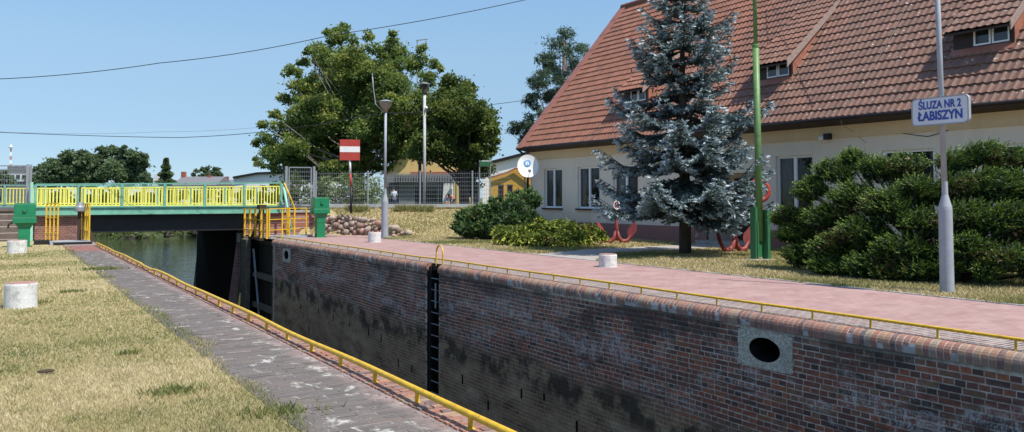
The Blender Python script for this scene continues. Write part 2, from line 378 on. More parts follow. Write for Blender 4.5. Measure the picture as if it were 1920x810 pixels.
    g = k.ramp(k.math('ADD', k.math('DIVIDE', k.math('SUBTRACT', 27.0, Y), 14.0), k.math('MULTIPLY', k.math('SUBTRACT', k.noise(.5, 5, .6), .5), .9)), [(.3, 0.0), (.75, 1.0)])
    c = k.mix(g, a, b_)
    c = k.mix(k.ramp(k.noise(7, 6, .75), [(.42, 0.0), (.7, .6)]), c, (.13,.078,.060)); c = k.mix(k.ramp(k.noise(.9, 6, .7), [(.45, 0.0), (.65, .35)]), c, (.15,.088,.066))
    sp = k.math('MULTIPLY', k.ramp(k.vor(6.5), [(.13, 1.0), (.24, 0.0)]), k.ramp(k.noise(3.3, 4, .7), [(.48, 0.0), (.58, 1.0)]))
    sp = k.math('MULTIPLY', sp, k.ramp(g, [(.2, .08), (.7, .65)]))
    c = k.mix(sp, c, (.66,.60,.54))
    k.col(c).rgh(.8); k.bump(k.noise(60, 4, .7), .3, .005); M['tile'] = k.m
    # ---- concrete hole block
    k = N('pebble_concrete'); c = k.ramp(k.vor(38, 'F1'), [(.1, (.80,.74,.60)), (.6, (.40,.36,.28))])
    k.col(k.mix(k.ramp(k.noise(2.5, 5, .7), [(.5, 0.0), (.75, .5)]), c, (.17,.17,.14))).rgh(.9); k.bump(k.vor(38), -.8, .012); M['pebble'] = k.m
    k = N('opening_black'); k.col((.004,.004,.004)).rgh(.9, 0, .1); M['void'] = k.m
    # ---- field stones
    k = N('field_stone'); t = k.attr()
    c = k.ramp(t, [(0, (.15,.11,.08)), (.25, (.38,.26,.20)), (.5, (.34,.28,.235)), (.75, (.44,.35,.27)), (.9, (.34,.19,.15)), (1, (.42,.24,.19))])
    k.col(k.mix(k.ramp(k.noise(14, 6, .7), [(.4, 0.0), (.7, .5)]), c, (.16,.13,.11))).rgh(.85); k.bump(k.noise(30, 5, .7), .4, .01); M['stone'] = k.m
    # ---- water
    k = N('canal_water'); k.col((.012,.022,.012)).rgh(.03, 0, .5)
    k.b.inputs['IOR'].default_value = 1.33
    n1 = k.noise(1.6, 4, .55, stretch=(1, 1, 1), dist=.6); n2 = k.noise(.35, 3, .5)
    k.bump(k.math('ADD', n1, n2), .5, .10); M['water'] = k.m
    # ---- bark
    for nm, c1, c2 in (('bark', (.035,.028,.022), (.10,.08,.065)), ('pinebark', (.10,.05,.03), (.2,.11,.07)), ('greybark', (.12,.11,.09), (.26,.24,.21))):
        k = N(nm); k.col(k.ramp(k.noise(9, 6, .7, stretch=(1, 1, .3)), [(.35, c1), (.65, c2)])).rgh(.9); k.bump(k.noise(14, 6, .7, stretch=(1, 1, .3)), .7, .03); M[nm] = k.m
    # ---- foliage
    def leaf(name, stops, trans=.25, rough=.6, tcol=None):
        k = N(name); c = k.ramp(k.attr(), stops); k.col(c).rgh(rough, 0, .35)
        if trans:
            tr = k.n('BsdfTranslucent'); k.l(k.mix(.5, c, tcol or (.16,.22,.03)), tr.inputs[0]); mx = k.n('MixShader'); mx.inputs[0].default_value = trans
            k.l(k.b.outputs[0], mx.inputs[1]); k.l(tr.outputs[0], mx.inputs[2]); k.l(mx.outputs[0], k.out.inputs['Surface'])
        M[name] = k.m
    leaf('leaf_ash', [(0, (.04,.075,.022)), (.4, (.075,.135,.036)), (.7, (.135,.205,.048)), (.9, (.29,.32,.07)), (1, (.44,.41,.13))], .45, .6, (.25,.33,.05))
    leaf('leaf_dark', [(0, (.035,.065,.018)), (.5, (.07,.11,.025)), (.85, (.14,.18,.035)), (1, (.24,.24,.06))], .4, .6, (.2,.28,.04))
    leaf('leaf_far', [(0, (.07,.11,.065)), (.5, (.11,.165,.08)), (1, (.18,.23,.11))], .4, .6, (.2,.28,.08))
    leaf('leaf_bush', [(0, (.07,.11,.035)), (.5, (.15,.21,.06)), (1, (.28,.32,.11))], .3)
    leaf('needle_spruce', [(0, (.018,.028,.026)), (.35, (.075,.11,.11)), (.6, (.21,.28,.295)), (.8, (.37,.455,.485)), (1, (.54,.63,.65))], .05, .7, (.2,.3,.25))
    leaf('dry_needle', [(0, (.10,.06,.03)), (1, (.24,.16,.08))], 0)
    leaf('cone_brown', [(0, (.16,.08,.03)), (1, (.34,.19,.08))], 0)
    leaf('needle_pine', [(0, (.03,.055,.04)), (.5, (.075,.125,.08)), (1, (.17,.24,.15))], .2, .7)
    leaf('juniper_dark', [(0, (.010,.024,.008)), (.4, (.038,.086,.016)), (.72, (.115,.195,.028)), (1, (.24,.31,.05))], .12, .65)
    leaf('juniper_mid', [(0, (.016,.038,.015)), (.4, (.045,.10,.032)), (.8, (.095,.175,.045)), (1, (.15,.23,.06))], .12, .65)
    leaf('juniper_gold', [(0, (.07,.10,.015)), (.35, (.20,.25,.03)), (.7, (.38,.42,.06)), (1, (.55,.52,.12))], .15, .65)
    leaf('blade', [(0, (.09,.14,.035)), (.3, (.25,.25,.085)), (.55, (.46,.385,.19)), (.8, (.62,.51,.29)), (1, (.74,.64,.43))], .3, .75, (.35,.3,.12))
    leaf('reed', [(0, (.05,.09,.02)), (.6, (.11,.15,.04)), (1, (.25,.24,.10))], .3)
mk()
# ---------------------------------------------------------------- generic builders
def vnoise(P_, s, seed=0):
    r = np.random.RandomState(seed); ph = r.rand(8)*6.28; k = r.normal(size=(8, 2)); k /= np.linalg.norm(k, axis=1, keepdims=True); k *= r.uniform(.6, 2.2, (8, 1))
    return sum(np.sin((P_[:, 0]*k[i, 0]+P_[:, 1]*k[i, 1])*s+ph[i]) for i in range(8))/8

def sstep(t): t = np.clip(t, 0, 1); return t*t*(3-2*t)
def sheet(name, xs, ys, hf, mat, **kw):
    X, Y = np.meshgrid(xs, ys); Zv = hf(X, Y); V = np.stack([X, Y, Zv], -1).reshape(-1, 3)
    nx = len(xs); ny = len(ys); i = np.arange(nx-1); j = np.arange(ny-1); I, J = np.meshgrid(i, j); b = (J*nx+I).ravel()
    Fa = np.stack([b, b+1, b+nx+1, b+nx], -1)
    return finish(name, V, Fa, mat, origin=(0, 0, 0), **kw)
def leaves(name, C, D, L, W, T, mat, parent=None, N_=None, **kw):
    C = np.asarray(C); n = len(C); D = D/np.maximum(np.linalg.norm(D, axis=1, keepdims=True), 1e-6)
    r = RS.normal(size=(n, 3)) if N_ is None else N_
    Sd = np.cross(D, r); Sd /= np.maximum(np.linalg.norm(Sd, axis=1, keepdims=True), 1e-6)
    L = np.broadcast_to(L, n)[:, None]; W = np.broadcast_to(W, n)[:, None]
    V = np.stack([C-D*L*.5, C+Sd*W*.5-D*L*.05, C+D*L*.5, C-Sd*W*.5-D*L*.05], 1).reshape(-1, 3)
    return finish(name, V, np.arange(n*4).reshape(-1, 4), mat, parent, tint=np.clip(T, 0, 1), **kw)
def unit(n):
    v = RS.normal(size=(n, 3)); return v/np.linalg.norm(v, axis=1, keepdims=True)
def crown(lobes, per=9, leaf_n=170, leaf=.16, aspect=.55, cr=.33, tint=(.15, .6), flat=.8, yellow=.0):
    """lobes: (centre, radius); each lobe holds sub-clumps near its surface, each clump a puff of leaves"""
    Cs = []; Ds = []; Ts = []; cl = []
    for c, r in lobes:
        c = np.array(c, float); nn = int(per*max(1, r*r*.9))
        u = unit(nn); rr = r*RS.uniform(.45, 1.0, (nn, 1))**.6
        q = c+u*rr*np.array([1, 1, flat])
        for p, uu in zip(q, u):
            k = r*cr*RS.uniform(.6, 1.3); k = min(k, 1.1)
            if r < .75: k = k*1.25+.05
            m = int(leaf_n*(k/.5)**1.6*(.45 if r < .75 else 1))+10
            v = unit(m); d = k*RS.uniform(.2, 1, (m, 1))**.5*(1+(RS.rand(m, 1) < .14)*RS.uniform(.15, .9, (m, 1)))
            # ragged: push along random spikes
            sp = unit(5); am = np.clip((v@sp.T)-.45, 0, 1).max(1, keepdims=True); P_ = p+v*d*(.72+am*1.1)*np.array([1, 1, .75])
            Cs.append(P_); Ds.append(v+RS.normal(size=(m, 3))*.7+np.array([0, 0, -.25]))
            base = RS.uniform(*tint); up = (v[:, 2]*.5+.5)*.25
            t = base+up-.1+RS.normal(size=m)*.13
            if yellow: t = np.where(RS.rand(m) < yellow*(v[:, 2] > -.3), RS.uniform(.85, 1, m), t)
            Ts.append(t); cl.append(p)
    C = np.concatenate(Cs); n = len(C); Lf = leaf*RS.uniform(.6, 1.3, n)
    return C, np.concatenate(Ds), Lf, Lf*aspect, np.concatenate(Ts), cl
def limbs(mb, base, cl, r0, top, k=.35, nmax=60):
    """trunk from base to top plus limbs to clump centres"""
    base = Vector([float(c) for c in base]); top = Vector([float(c) for c in top])
    mid = base.lerp(top, .5)+Vector((random.uniform(-.15, .15), random.uniform(-.15, .15), 0))
    mb.tube([base, base.lerp(mid, .5), mid, top], [r0*1.25, r0, r0*.75, r0*.3], 10)
    sel = random.sample(list(cl), min(nmax, len(cl)))
    for p in sel:
        p = Vector([float(c) for c in p]); h = min(max((p.z-base.z)*random.uniform(.35, .65)/(top.z-base.z), .12), .95)
        a = base.lerp(top, h); m1 = a.lerp(p, .5)+Vector((0, 0, -.08*(p-a).length))
        rr = max(.02, r0*k*(1-h)*1.1); mb.tube([a, m1, p], [rr, rr*.6, rr*.2], 5, False)
def lobes_px(lst, D, spread=1.0):
    """(px, py, r_px[, dD]) -> (world centre, radius m)"""
    out = []
    for q in lst:
        dd = D+(q[3] if len(q) > 3 else RS.uniform(-spread, spread)); out.append((atD(q[0], q[1], dd), q[2]*dd/F_PX))
    return out
def tree(name, label, mat, bark, base, top, lobes, r0=.2, group=None, nl=40, cat='tree', **kw):
    t = thing(name, label, cat, base, group)
    C, D, L, W, T, cl = crown(lobes, **kw); leaves('crown', C, D, L, W, T, mat, t)
    mb = MB(); limbs(mb, base, cl, r0, top, nmax=nl); mb.build('trunk', bark, t, smooth=True); return t
def brick_field(o, u, v, n, U, Vv, bl=.26, bh=.075, gap=.010, depth=.012, alt=True, holes=(), tfun=None, jit=.003):
    """bricks as separate little solids over a plane: o + a*u + b*v, sticking out along n"""
    o, u, v, n = (np.array(k, float) for k in (o, u, v, n)); Vs = []; T = []
    rows = int((Vv[1]-Vv[0])/bh)
    for r in range(rows):
        b0 = Vv[0]+r*bh; L = bl*.5 if (alt and r % 2) else bl; a = U[0]-(L*.5 if r % 2 else RS.uniform(0, .02))-(bl*.25 if (alt and r % 4 == 3) else 0)
        while a < U[1]:
            a0, a1 = max(a+gap/2, U[0]), min(a+L-gap/2, U[1]); c0 = b0+gap/2; c1 = b0+bh-gap/2
            mid = ((a0+a1)/2, (c0+c1)/2); a += L
            if a1-a0 < .03: continue
            if any(h[0] < mid[0] < h[1] and h[2] < mid[1] < h[3] for h in holes): continue
            d = depth+RS.normal()*jit; i = .0015; j = RS.normal(size=8)*.0022; wz = .009*math.sin(a*.9+c0*.5)+.005*math.sin(a*2.7+c0*3)
            q = []
            for (s_, t_, dd) in ((a0, c0, -.002), (a1, c0, -.002), (a1, c1, -.002), (a0, c1, -.002), (a0+i+j[0], c0+i+j[1], d), (a1-i+j[2], c0+i+j[3], d), (a1-i+j[4], c1-i+j[5], d), (a0+i+j[6], c1-i+j[7], d)):
                q.append(o+u*s_+v*(t_+wz)+n*dd)
            Vs.append(q); T.append(RS.rand() if tfun is None else tfun(mid))
    nb = len(Vs); V = np.array(Vs).reshape(-1, 3)
    f = np.array([(4,5,6,7),(0,1,5,4),(1,2,6,5),(2,3,7,6),(3,0,4,7)])
    Fa = (f[None]+(np.arange(nb)*8)[:, None, None]).reshape(-1, 4)
    return V, Fa, np.repeat(T, 5)
# ================================================================ THE GROUND AND THE LOCK
XL, XR = 2.97, 8.97          # faces of the left and right chamber walls
def yfence(x): x = np.asarray(x, float); return np.where(x < 12.3, 37.1, np.where(x < 20.6, 37.1-.622*(x-12.3), 31.94))
def hlawn(x, y):
    x = np.asarray(x, float); y = np.asarray(y, float)
    df = .528*(12.3-x)+.849*(37.1-y); q = (x-12.1)*.812+(y-35.4)*.584
    h = 1.12*np.clip(1-(df-.1)/3.3, 0, 1)
    h = h*sstep(q/.35)*sstep((21.0-x)/2.6)
    return np.where(x < 11.5, 0, h)+.012*np.sin(x*3.1)*np.cos(y*2.3)*(x > 13.2)
def quad_obj(name, pts, mat, **kw): return finish(name, pts, [tuple(range(len(pts)))], mat, origin=(0, 0, 0), **kw)
tag(sheet('lawn_ground', np.linspace(-90, 1.9, 60), np.linspace(-25, 36.1, 50), lambda x, y: x*0+.004*np.sin(x*1.7)*np.sin(y*1.3)-.008, M['lawn']), kind='structure')
xs = np.concatenate([np.linspace(9.3, 12.7, 8), np.arange(12.9, 22.2, .22)]); tt = np.concatenate([np.linspace(0, .7, 30), np.linspace(.71, 1, 70)])
Xg, Tg = np.meshgrid(xs, tt); Yg = -25+Tg*(yfence(Xg)+25); Zg = hlawn(Xg, Yg)
nx = len(xs); b = (np.arange(len(tt)-1)[:, None]*nx+np.arange(nx-1)[None]).ravel()
tag(finish('grass_verge', np.stack([Xg, Yg, Zg], -1).reshape(-1, 3), np.stack([b, b+1, b+nx+1, b+nx], -1), M['slope'], origin=(0, 0, 0)), kind='structure')
tag(quad_obj('walkway', [(9.88, -25, .006), (12.9, -25, .006), (12.92, 14, .006), (12.95, 28, .006), (13.2, 31.5, .006), (13.75, 34.0, .006), (12.3, 36.0, .006), (9.88, 36.0, .006)], M['pavers']), kind='structure')
mb = MB(); mb.box((12.9, -25, -.05), (12.96, 30, .022)); tag(mb.build('walkway_edging', M['palecon']), kind='structure')
tag(quad_obj('brick_margin', [(XR+.10, -25, .010), (9.9, -25, .010), (9.9, 36, .010), (XR+.10, 36, .010)], M['strip']), kind='structure')
a = [onZ(*p, .009) for p in ((998, 478), (1108, 468), (1300, 459), (1440, 452), (1440, 460), (1180, 482), (1168, 491))]
P_path = [(12.95, 19.7, .014), (12.95, 16.6, .014), (15.2, 18.9, .014), (21.0, 18.9, .014), (21.0, 21.2, .014), (15.4, 20.6, .014)]
tag(quad_obj('garden_path', P_path, M['slab']), kind='structure')
# far land with the canal channel
def hland(x, y):
    land = 1.05-.35*sstep((y-50)/25.)+0*x
    land = np.where((x > 11.5), 1.05-.42*sstep((y-yfence(x)-1)/14), land)
    land = land+1.2*sstep((y-190)/200.)*0
    xr = 9.0+np.clip(y-46.3, 0, None)*.27; xl = 2.95+np.clip(y-46, 0, None)*.03; yf = 141-(x-11.7)*1.05
    bw = np.clip((y-46.3)*.25, .35, 3.8)
    ins = np.minimum(np.minimum(xr-x, x-xl), yf-y)
    nz = .5*np.sin(x*.31+1)*np.sin(y*.23)
    return land*(1-sstep((ins+bw*.5+nz*(y > 55))/bw))-5.4*sstep((ins+bw*.5+nz*(y > 55))/bw)
xs = np.concatenate([-60-np.geomspace(1, 1500, 25)[::-1], np.arange(-60, -4, 2.), np.arange(-4, 45, .55), np.arange(45, 90, 2.), 90+np.geomspace(1, 2500, 25)])
tt = np.concatenate([np.arange(.35, 16, .5), np.arange(16, 130, 1.3), 130+np.geomspace(1, 3500, 30)])
Xg, Tg = np.meshgrid(xs, tt); Yg = np.where(Xg < 12.3, 36.05, yfence(Xg))+Tg; Zg = hland(Xg, Yg)
nx = len(xs); b = (np.arange(len(tt)-1)[:, None]*nx+np.arange(nx-1)[None]).ravel()
tag(finish('terrain', np.stack([Xg, Yg, Zg], -1).reshape(-1, 3), np.stack([b, b+1, b+nx+1, b+nx], -1), M['farland'], origin=(0, 0, 0), smooth=True), kind='structure')
tag(quad_obj('canal_water', [(1, -25, -4.0), (60, -25, -4.0), (60, 175, -4.0), (1, 175, -4.0)], M['water']), kind='structure')
tag(quad_obj('side_ground', [(21.9, -60, -.03), (400, -60, -.03), (400, 32.4, -.03), (21.9, 32.4, -.03)], M['farland']), kind='structure')
tag(quad_obj('asphalt_road', [(-60, 36.9, 1.18), (14.5, 36.9, 1.18), (70, 36.9+8, 1.18), (70, 45+8, 1.18), (14.5, 45.3, 1.18), (-60, 45.3, 1.18)], M['asphalt']), kind='structure')

def gridwall(mb, f, U, Vv, holes):
    """rectangle U x V minus holes; f(u,v)->point"""
    us = sorted(set([U[0], U[1]]+[min(max(h[i], U[0]), U[1]) for h in holes for i in (0, 1)])); vs = sorted(set([Vv[0], Vv[1]]+[min(max(h[i], Vv[0]), Vv[1]) for h in holes for i in (2, 3)]))
    for i in range(len(us)-1):
        for j in range(len(vs)-1):
            cu, cv = (us[i]+us[i+1])/2, (vs[j]+vs[j+1])/2
            if any(h[0] < cu < h[1] and h[2] < cv < h[3] for h in holes): continue
            mb.add([f(us[i], vs[j]), f(us[i+1], vs[j]), f(us[i+1], vs[j+1]), f(us[i], vs[j+1])], [(0, 1, 2, 3)])
# ---- left quay: brick top
t_ = thing('lock_wall', 'near left chamber wall with dark brick top beside the dry lawn', 'wall', (2.4, 10, -5))
mb = MB(); mb.box((1.88, -25, -5), (XL-.06, 35.9, -.022)); mb.build('wall_core', M['greybrick'], t_)
mb = MB(); mb.add([(1.86, -25, -.004), (XL-.05, -25, -.004), (XL-.05, 32.2, -.004), (1.86, 32.2, -.004)], [(0, 1, 2, 3)]); mb.build('joint_bed', M['quayjoint'], t_)
V, Fa, T = brick_field((0, 0, -.004), (1, 0, 0), (0, 1, 0), (0, 0, 1), (1.80, 2.72), (2.2, 31.4), .25, .068, .008, .003, False, (), None, .0012)
finish('brick_paving', V, Fa, M['quay'], t_, tint=T)
V, Fa, T = brick_field((0, 0, -.004), (1, 0, 0), (0, 1, 0), (0, 0, 1), (2.725, XL-.03), (2.2, 31.4), .24, .075, .010, .014, False, (), None, .003)
finish('coping', V, Fa, M['coping'], t_, tint=T)
mb = MB(); mb.box((1.9, 31.4, -.02), (XL, 36, .006)); mb.build('red_landing', M['strip'], t_)
mb = MB(); mb.box((XL-.04, -25, -5), (XL, 36, -.03)); mb.build('wall_face', M['greybrick'], t_)
# ---- right chamber wall
Y1 = 31.95
rw = thing('lock_wall', 'tall weathered brick chamber wall on the far side with rounded coping', 'wall', (9.3, 17, -5))
ladY = (17.79, 18.40); blkA = (7.42, 8.36, -.735, -.235); blkB = (29.65, 30.55, -.72, -.24)
mb = MB(); holes = [(ladY[0], ladY[1], -5, 0), blkA, blkB]
gridwall(mb, lambda u, v: (XR, u, v), (2.3, Y1), (-5, -.05), holes)
mb.add([(XR, -25, -5), (XR, 2.3, -5), (XR, 2.3, -.05), (XR, -25, -.05)], [(0, 1, 2, 3)])
gridwall(mb, lambda u, v: (u, Y1, v), (XR, 9.6), (-5, -.03), [])
mb.build('mortar_bed', M['mortar'], rw)
V, Fa, T = brick_field((XR, 0, 0), (0, 1, 0), (0, 0, 1), (-1, 0, 0), (2.3, Y1), (-4.2, -.195), .262, .0765, .0135, .0035, True, [(ladY[0]-.02, ladY[1]+.02, -5, 1), (blkA[0]+.05, blkA[1]-.05, blkA[2]+.02, -.24), (blkB[0]+.05, blkB[1]-.05, blkB[2]+.02, -.24)], None, .0008)
finish('brickwork', V, Fa, M['brick'], rw, tint=T)
V, Fa, T = brick_field((XR, Y1, 0), (1, 0, 0), (0, 0, 1), (0, 1, 0), (0, .5), (-4.2, -.225), .26, .0765, .011, .013); finish('end_brickwork', V, Fa, M['brick'], rw, tint=T)
mb = MB(); mb.box((XR-.02, Y1-.32, -4.2), (XR+.03, Y1-.24, -.2)); mb.build('corner_joint', M['copmortar'], rw)
# rounded coping: one slice per brick on edge
def coping(parent, Ya, Yb, step=.082, skip=()):
    Vs = []; Fs = []; Ts = []; Vm = []; Fm = []
    def prof(R): return [(XR-.028+0, -.182), (XR-.034, -.12)]+[(XR-.034+R*(1-math.cos(a)), -.12+R*math.sin(a)) for a in np.linspace(.15, math.pi/2, 6)]+[(XR+.26, -.12+R)]
    y = Ya
    while y < Yb:
        if any(s0 < y+step/2 < s1 for s0, s1 in skip): y += step; continue
        d = RS.normal()*.004; g = .0068; pr = prof(.125); n = len(pr); b_ = len(Vs)
        jit = RS.uniform(-.004, .004, 2)
        for yy, e in ((y+g, 0), (y+step-g+jit[0]*.5, 0)):
            for (x, z) in pr: Vs.append((x+d+.0, yy, z+d*.3))
            Vs.append((XR+.26, yy, -.16)); Vs.append((XR+.02, yy, -.182))
        m = n+2
        Fs += [(b_+i, b_+i+1, b_+m+i+1, b_+m+i) for i in range(n-1)]; k = n-1
        Fs += [tuple(b_+i for i in range(m)), tuple(b_+m+i for i in range(m-1, -1, -1))]
        Ts += [RS.rand()]*(n-1+2); y += step
    for y0, y1 in ((Ya, skip[0][0] if skip else Yb),)+(((skip[0][1], Yb),) if skip else ()):
        b_ = len(Vm); pr = [(x+.004, z-.003) for x, z in prof(.125)]
        for yy in (y0, y1):
            for (x, z) in pr: Vm.append((x, yy, z))
        n = len(pr); Fm += [(b_+i, b_+i+1, b_+n+i+1, b_+n+i) for i in range(n-1)]
    a = finish('coping', Vs, Fs, M['coping'], parent, tint=Ts); b = finish('coping_mortar', Vm, Fm, M['copmortar'], parent)
coping(rw, -4, Y1, skip=((ladY[0]-.01, ladY[1]+.01),))
mb = MB()
mb.add([(XR, ladY[0], -5), (XR+.3, ladY[0], -5), (XR+.3, ladY[0], .0), (XR-.02, ladY[0], .0)], [(0, 1, 2, 3)]); mb.add([(XR, ladY[1], -5), (XR+.3, ladY[1], -5), (XR+.3, ladY[1], .0), (XR-.02, ladY[1], .0)], [(0, 1, 2, 3)])
mb.add([(XR+.3, ladY[0], -5), (XR+.3, ladY[1], -5), (XR+.3, ladY[1], 0), (XR+.3, ladY[0], 0)], [(0, 1, 2, 3)])
mb.build('ladder_recess', M['black'], rw)
for bl_ in (blkA, blkB):
    cy, cz = (bl_[0]+bl_[1])/2, (bl_[2]+bl_[3])/2+.01; ry, rz = (.27, .165); n = 40; Vb = []; Fb = []; tb = []
    for k in range(n):
        a = 2*math.pi*k/n; c_, s_ = math.cos(a), math.sin(a); m_ = max(abs(c_)/((bl_[1]-bl_[0])/2), abs(s_)/((bl_[3]-bl_[2])/2))
        Vb += [(XR-.022, cy+c_*ry, cz+s_*rz), (XR-.022, (bl_[0]+bl_[1])/2+c_/m_, (bl_[2]+bl_[3])/2+s_/m_), (XR+.5, cy+c_*ry, cz+s_*rz), (XR+.02, (bl_[0]+bl_[1])/2+c_/m_, (bl_[2]+bl_[3])/2+s_/m_)]
    for k in range(n):
        i, j = 4*k, 4*((k+1) % n); Fb += [(i, j, j+1, i+1), (i+1, j+1, j+3, i+3)]; tb.append((i, i+2, j+2, j))
    ob = finish('outlet_block', Vb, Fb, M['pebble'], rw); finish('bore', Vb, tb, M['black'], ob)
    mb = MB(); mb.box((XR+.46, bl_[0]-.2, bl_[2]-.1), (XR+.6, bl_[1]+.2, bl_[3]+.1)); mb.build('opening', M['void'], ob)
mb = MB(); rnd = random.Random(3); y = 3.0
while y < 31.5:
    if abs(y-18.1) > .6: z = rnd.choice((-2.2, -2.35, -2.9, -2.6))+rnd.uniform(-.1, .1); mb.box((XR-.006, y-.03, z), (XR+.05, y+.03, z+rnd.uniform(.12, .22)))
    y += rnd.uniform(.7, 1.5)
tag(mb.build('weep_slots', M['void'], rw), kind='stuff')
mb = MB(); mb.box((XR+.05, -25, -5), (9.9, Y1, -4.9)); mb.build('wall_foot', M['concrete'], rw)
# ---- ladder with yellow grab loop
ld = thing('ladder', 'black steel ladder recessed in the brick chamber wall with yellow grab loop', 'ladder', (9.0, 18.1, -4))
mb = MB(); 
for y in (ladY[0]+.05, ladY[1]-.05): mb.box((XR+.03, y-.03, -4.2), (XR+.10, y+.03, -.06))
mb.build('stile', M['black'], ld)
for i in range(14):
    mb = MB(); z = -.35-i*.275; mb.tube([(XR+.06, ladY[0]+.06, z), (XR+.06, ladY[1]-.06, z)], .013, 6); mb.build('rung', M['galv'], ld)
mb = MB(); yc = 17.96; mb.tube([(XR+.10, yc+.13*math.cos(a)*1.35, .26+.20*math.sin(a)) for a in np.linspace(0, math.pi, 13)], .020, 8)
mb.tube([(XR+.10, yc+.175, .26), (XR+.10, yc+.175, -.05)], .020, 8); mb.tube([(XR+.10, yc-.175, .26), (XR+.10, yc-.175, -.05)], .020, 8); mb.build('grab_loop', M['yellow'], ld)
mb = MB(); mb.box((XR+.02, 18.0, -1.05), (XR+.035, 18.06, -.45)); mb.build('hanging_strap', M['galv'], ld)
# ---- low yellow rails
def low_rail(X, Ya, Yb, h, r, label, first, wob=0.0):
    t = thing('guard_rail', label, 'rail', (X, (Ya+Yb)/2, 0))
    pts = []; y = Ya
    while y <= Yb+.01:
        pts.append((X+wob*.012*math.sin(y*1.9), y, h+wob*.012*math.sin(y*1.1+1)-(.03*wob if 18.8 < y < 20.5 else 0))); y += .45
    mb = MB(); mb.tube(pts, r, 10); mb.build('pipe', M['yellow'], t, smooth=True)
    y = first; p0 = None
    while y < Yb:
        if p0 is None:
            mb = MB(); mb.tube([(X, y, 0), (X, y, h)], r*.72, 10); mb.lathe((X, y, .0), [(r*1.5, 0), (r*1.4, .012), (r*.8, .016)], 10); p0 = mb.build('post', M['yellow'], t, smooth=False); ybase = y
        else:
            c = p0.copy(); COL.objects.link(c); c.location = (0, y-ybase, 0)
        y += .855
    return t
low_rail(2.80, -3, 31.2, .105, .026, 'thick yellow kerb rail along the near quay edge', -2.63, .7)
low_rail(9.14, -4, 32.6, .118, .019, 'thin yellow kerb rail on the far quay behind the coping bricks', -3.02, .3)
# ---- bollards
def bollard(x, y, r, h, label, tilt=0):
    t = thing('bollard', label, 'bollard', (x, y, 0), 'white concrete mooring bollards')
    mb = MB(); n = 28; prof = [(r*1.0, -.03), (r*.99, .03), (r*.97, h*.5), (r*.985, h-.03), (r*.95, h-.004)]
    mb.lathe((x, y, 0), prof, n); mb.build('body', M['bollard'], t, smooth=False)
    mb = MB(); mb.lathe((x, y, h-.006), [(r*.93, 0), (r*.90, .012)], n); mb.build('cap', M['bcap'], t)
k = N('whitewashed_concrete'); X_, Y_, Z_ = k.xyz(); c = k.mix(k.ramp(k.noise(7, 6, .75), [(.52, 0.0), (.66, .7)]), (.66,.66,.64), (.30,.28,.25)); c = k.mix(k.ramp(k.noise(30, 5, .8), [(.5, 0.0), (.7, .5)]), c, (.2,.19,.17)); k.col(c).rgh(.9); k.bump(k.noise(30, 5, .7), .6, .01); M['bollard'] = k.m
M['bcap'] = paint('worn_red_cap', (.36,.20,.16), .9, .3, 8, (.45,.4,.36), .6)
bollard(12.07, 15.25, .215, .30, 'white bollard on the pink walk in front of the blue spruce')
bollard(11.6, 28.2, .24, .37, 'white bollard on the pink walk beside the grey street lamp')
bollard(.30, 14.25, .22, .355, 'chipped white bollard standing in the near dry lawn')
bollard(.47, 28.3, .26, .37, 'white bollard in front of the left green winch box')
# ================================================================ GATES, PIER, BRIDGE
g = thing('lock_gate', 'dark open lock gate folded into the far chamber wall with yellow walkway rails', 'gate', (9.3, 33.6, -4))
mb = MB(); mb.box((9.45, 32.0, -5), (9.55, 35.2, -.05)); mb.box((XR, 35.19, -5), (9.5, 35.22, -.1)); mb.build('recess', M['void'], g)
mb = MB()
for i in range(9): y = 32.35+i*.30; mb.box((9.27, y, -4.6), (9.34+.01*(i % 2), y+.285, -.12))
mb.build('leaf', M['black'], g)
for (pa, pb, hh) in (((472, 512), (512, 527), .30), ((472, 567), (512, 580), .30)):
    A = onX(pa[0], pa[1], 9.12); Bp = onX(pb[0], pb[1], 9.12); mb = MB(); mb.bar((9.14, 35.1, A[2]-.0), (9.14, 32.15, A[2]-.0), .22, .20); mb.build('beam', M['timber'], g)
mb = MB(); mb.bar((9.0, 34.9, -.5), (9.06, 34.1, -3.2), .07, .05); mb.build('strut', M['galv'], g)
mb = MB(); mb.box((9.15, 32.2, -.26), (9.4, 35.2, -.10)); mb.box((8.9, 34.0, -.1), (9.3, 35.4, .03)); mb.build('top_beam', M['black'], g)
# walkway platform
pl = [onZ(*p, .07) for p in ((497, 443), (555, 445), (570, 440), (520, 437))]
mb = MB(); pl2 = [(9.0, 33.1), (10.55, 32.9), (11.2, 33.9), (9.9, 34.5)]; mb.prism(pl2, 'z', .0, .09); mb.build('walkway', M['grey_paint'], g)
def cage(parent, P0, P1, z0, z1, nb, name='railing', rails=(0, .38, .75), lean=0.0, w=.045):
    P0 = np.array(P0, float); P1 = np.array(P1, float); mb = MB()
    for q in rails:
        z = z1-(z1-z0)*q; mb.bar((P0[0]+lean*(1-q), P0[1], z), (P1[0]+lean*(1-q), P1[1], z), .035, .035)
    mb.build(name, M['yellow'], parent)
    for i in range(nb):
        p = P0+(P1-P0)*i/(nb-1); mb = MB(); mb.bar((p[0]+lean, p[1], z1), (p[0], p[1], z0), w, w); mb.build('upright', M['yellow'], parent)
A = onX(467, 437, 8.95); Bq = onX(515, 443, 9.0)
cage(g, (8.80, 35.6), (8.88, 32.45), .02, 1.17, 5, w=.075)
cage(g, (8.95, 32.4), (10.9, 33.9), .08, 1.19, 4, w=.05)
cage(g, (10.1, 33.6), (10.3, 34.6), .08, 1.2, 3, w=.05)
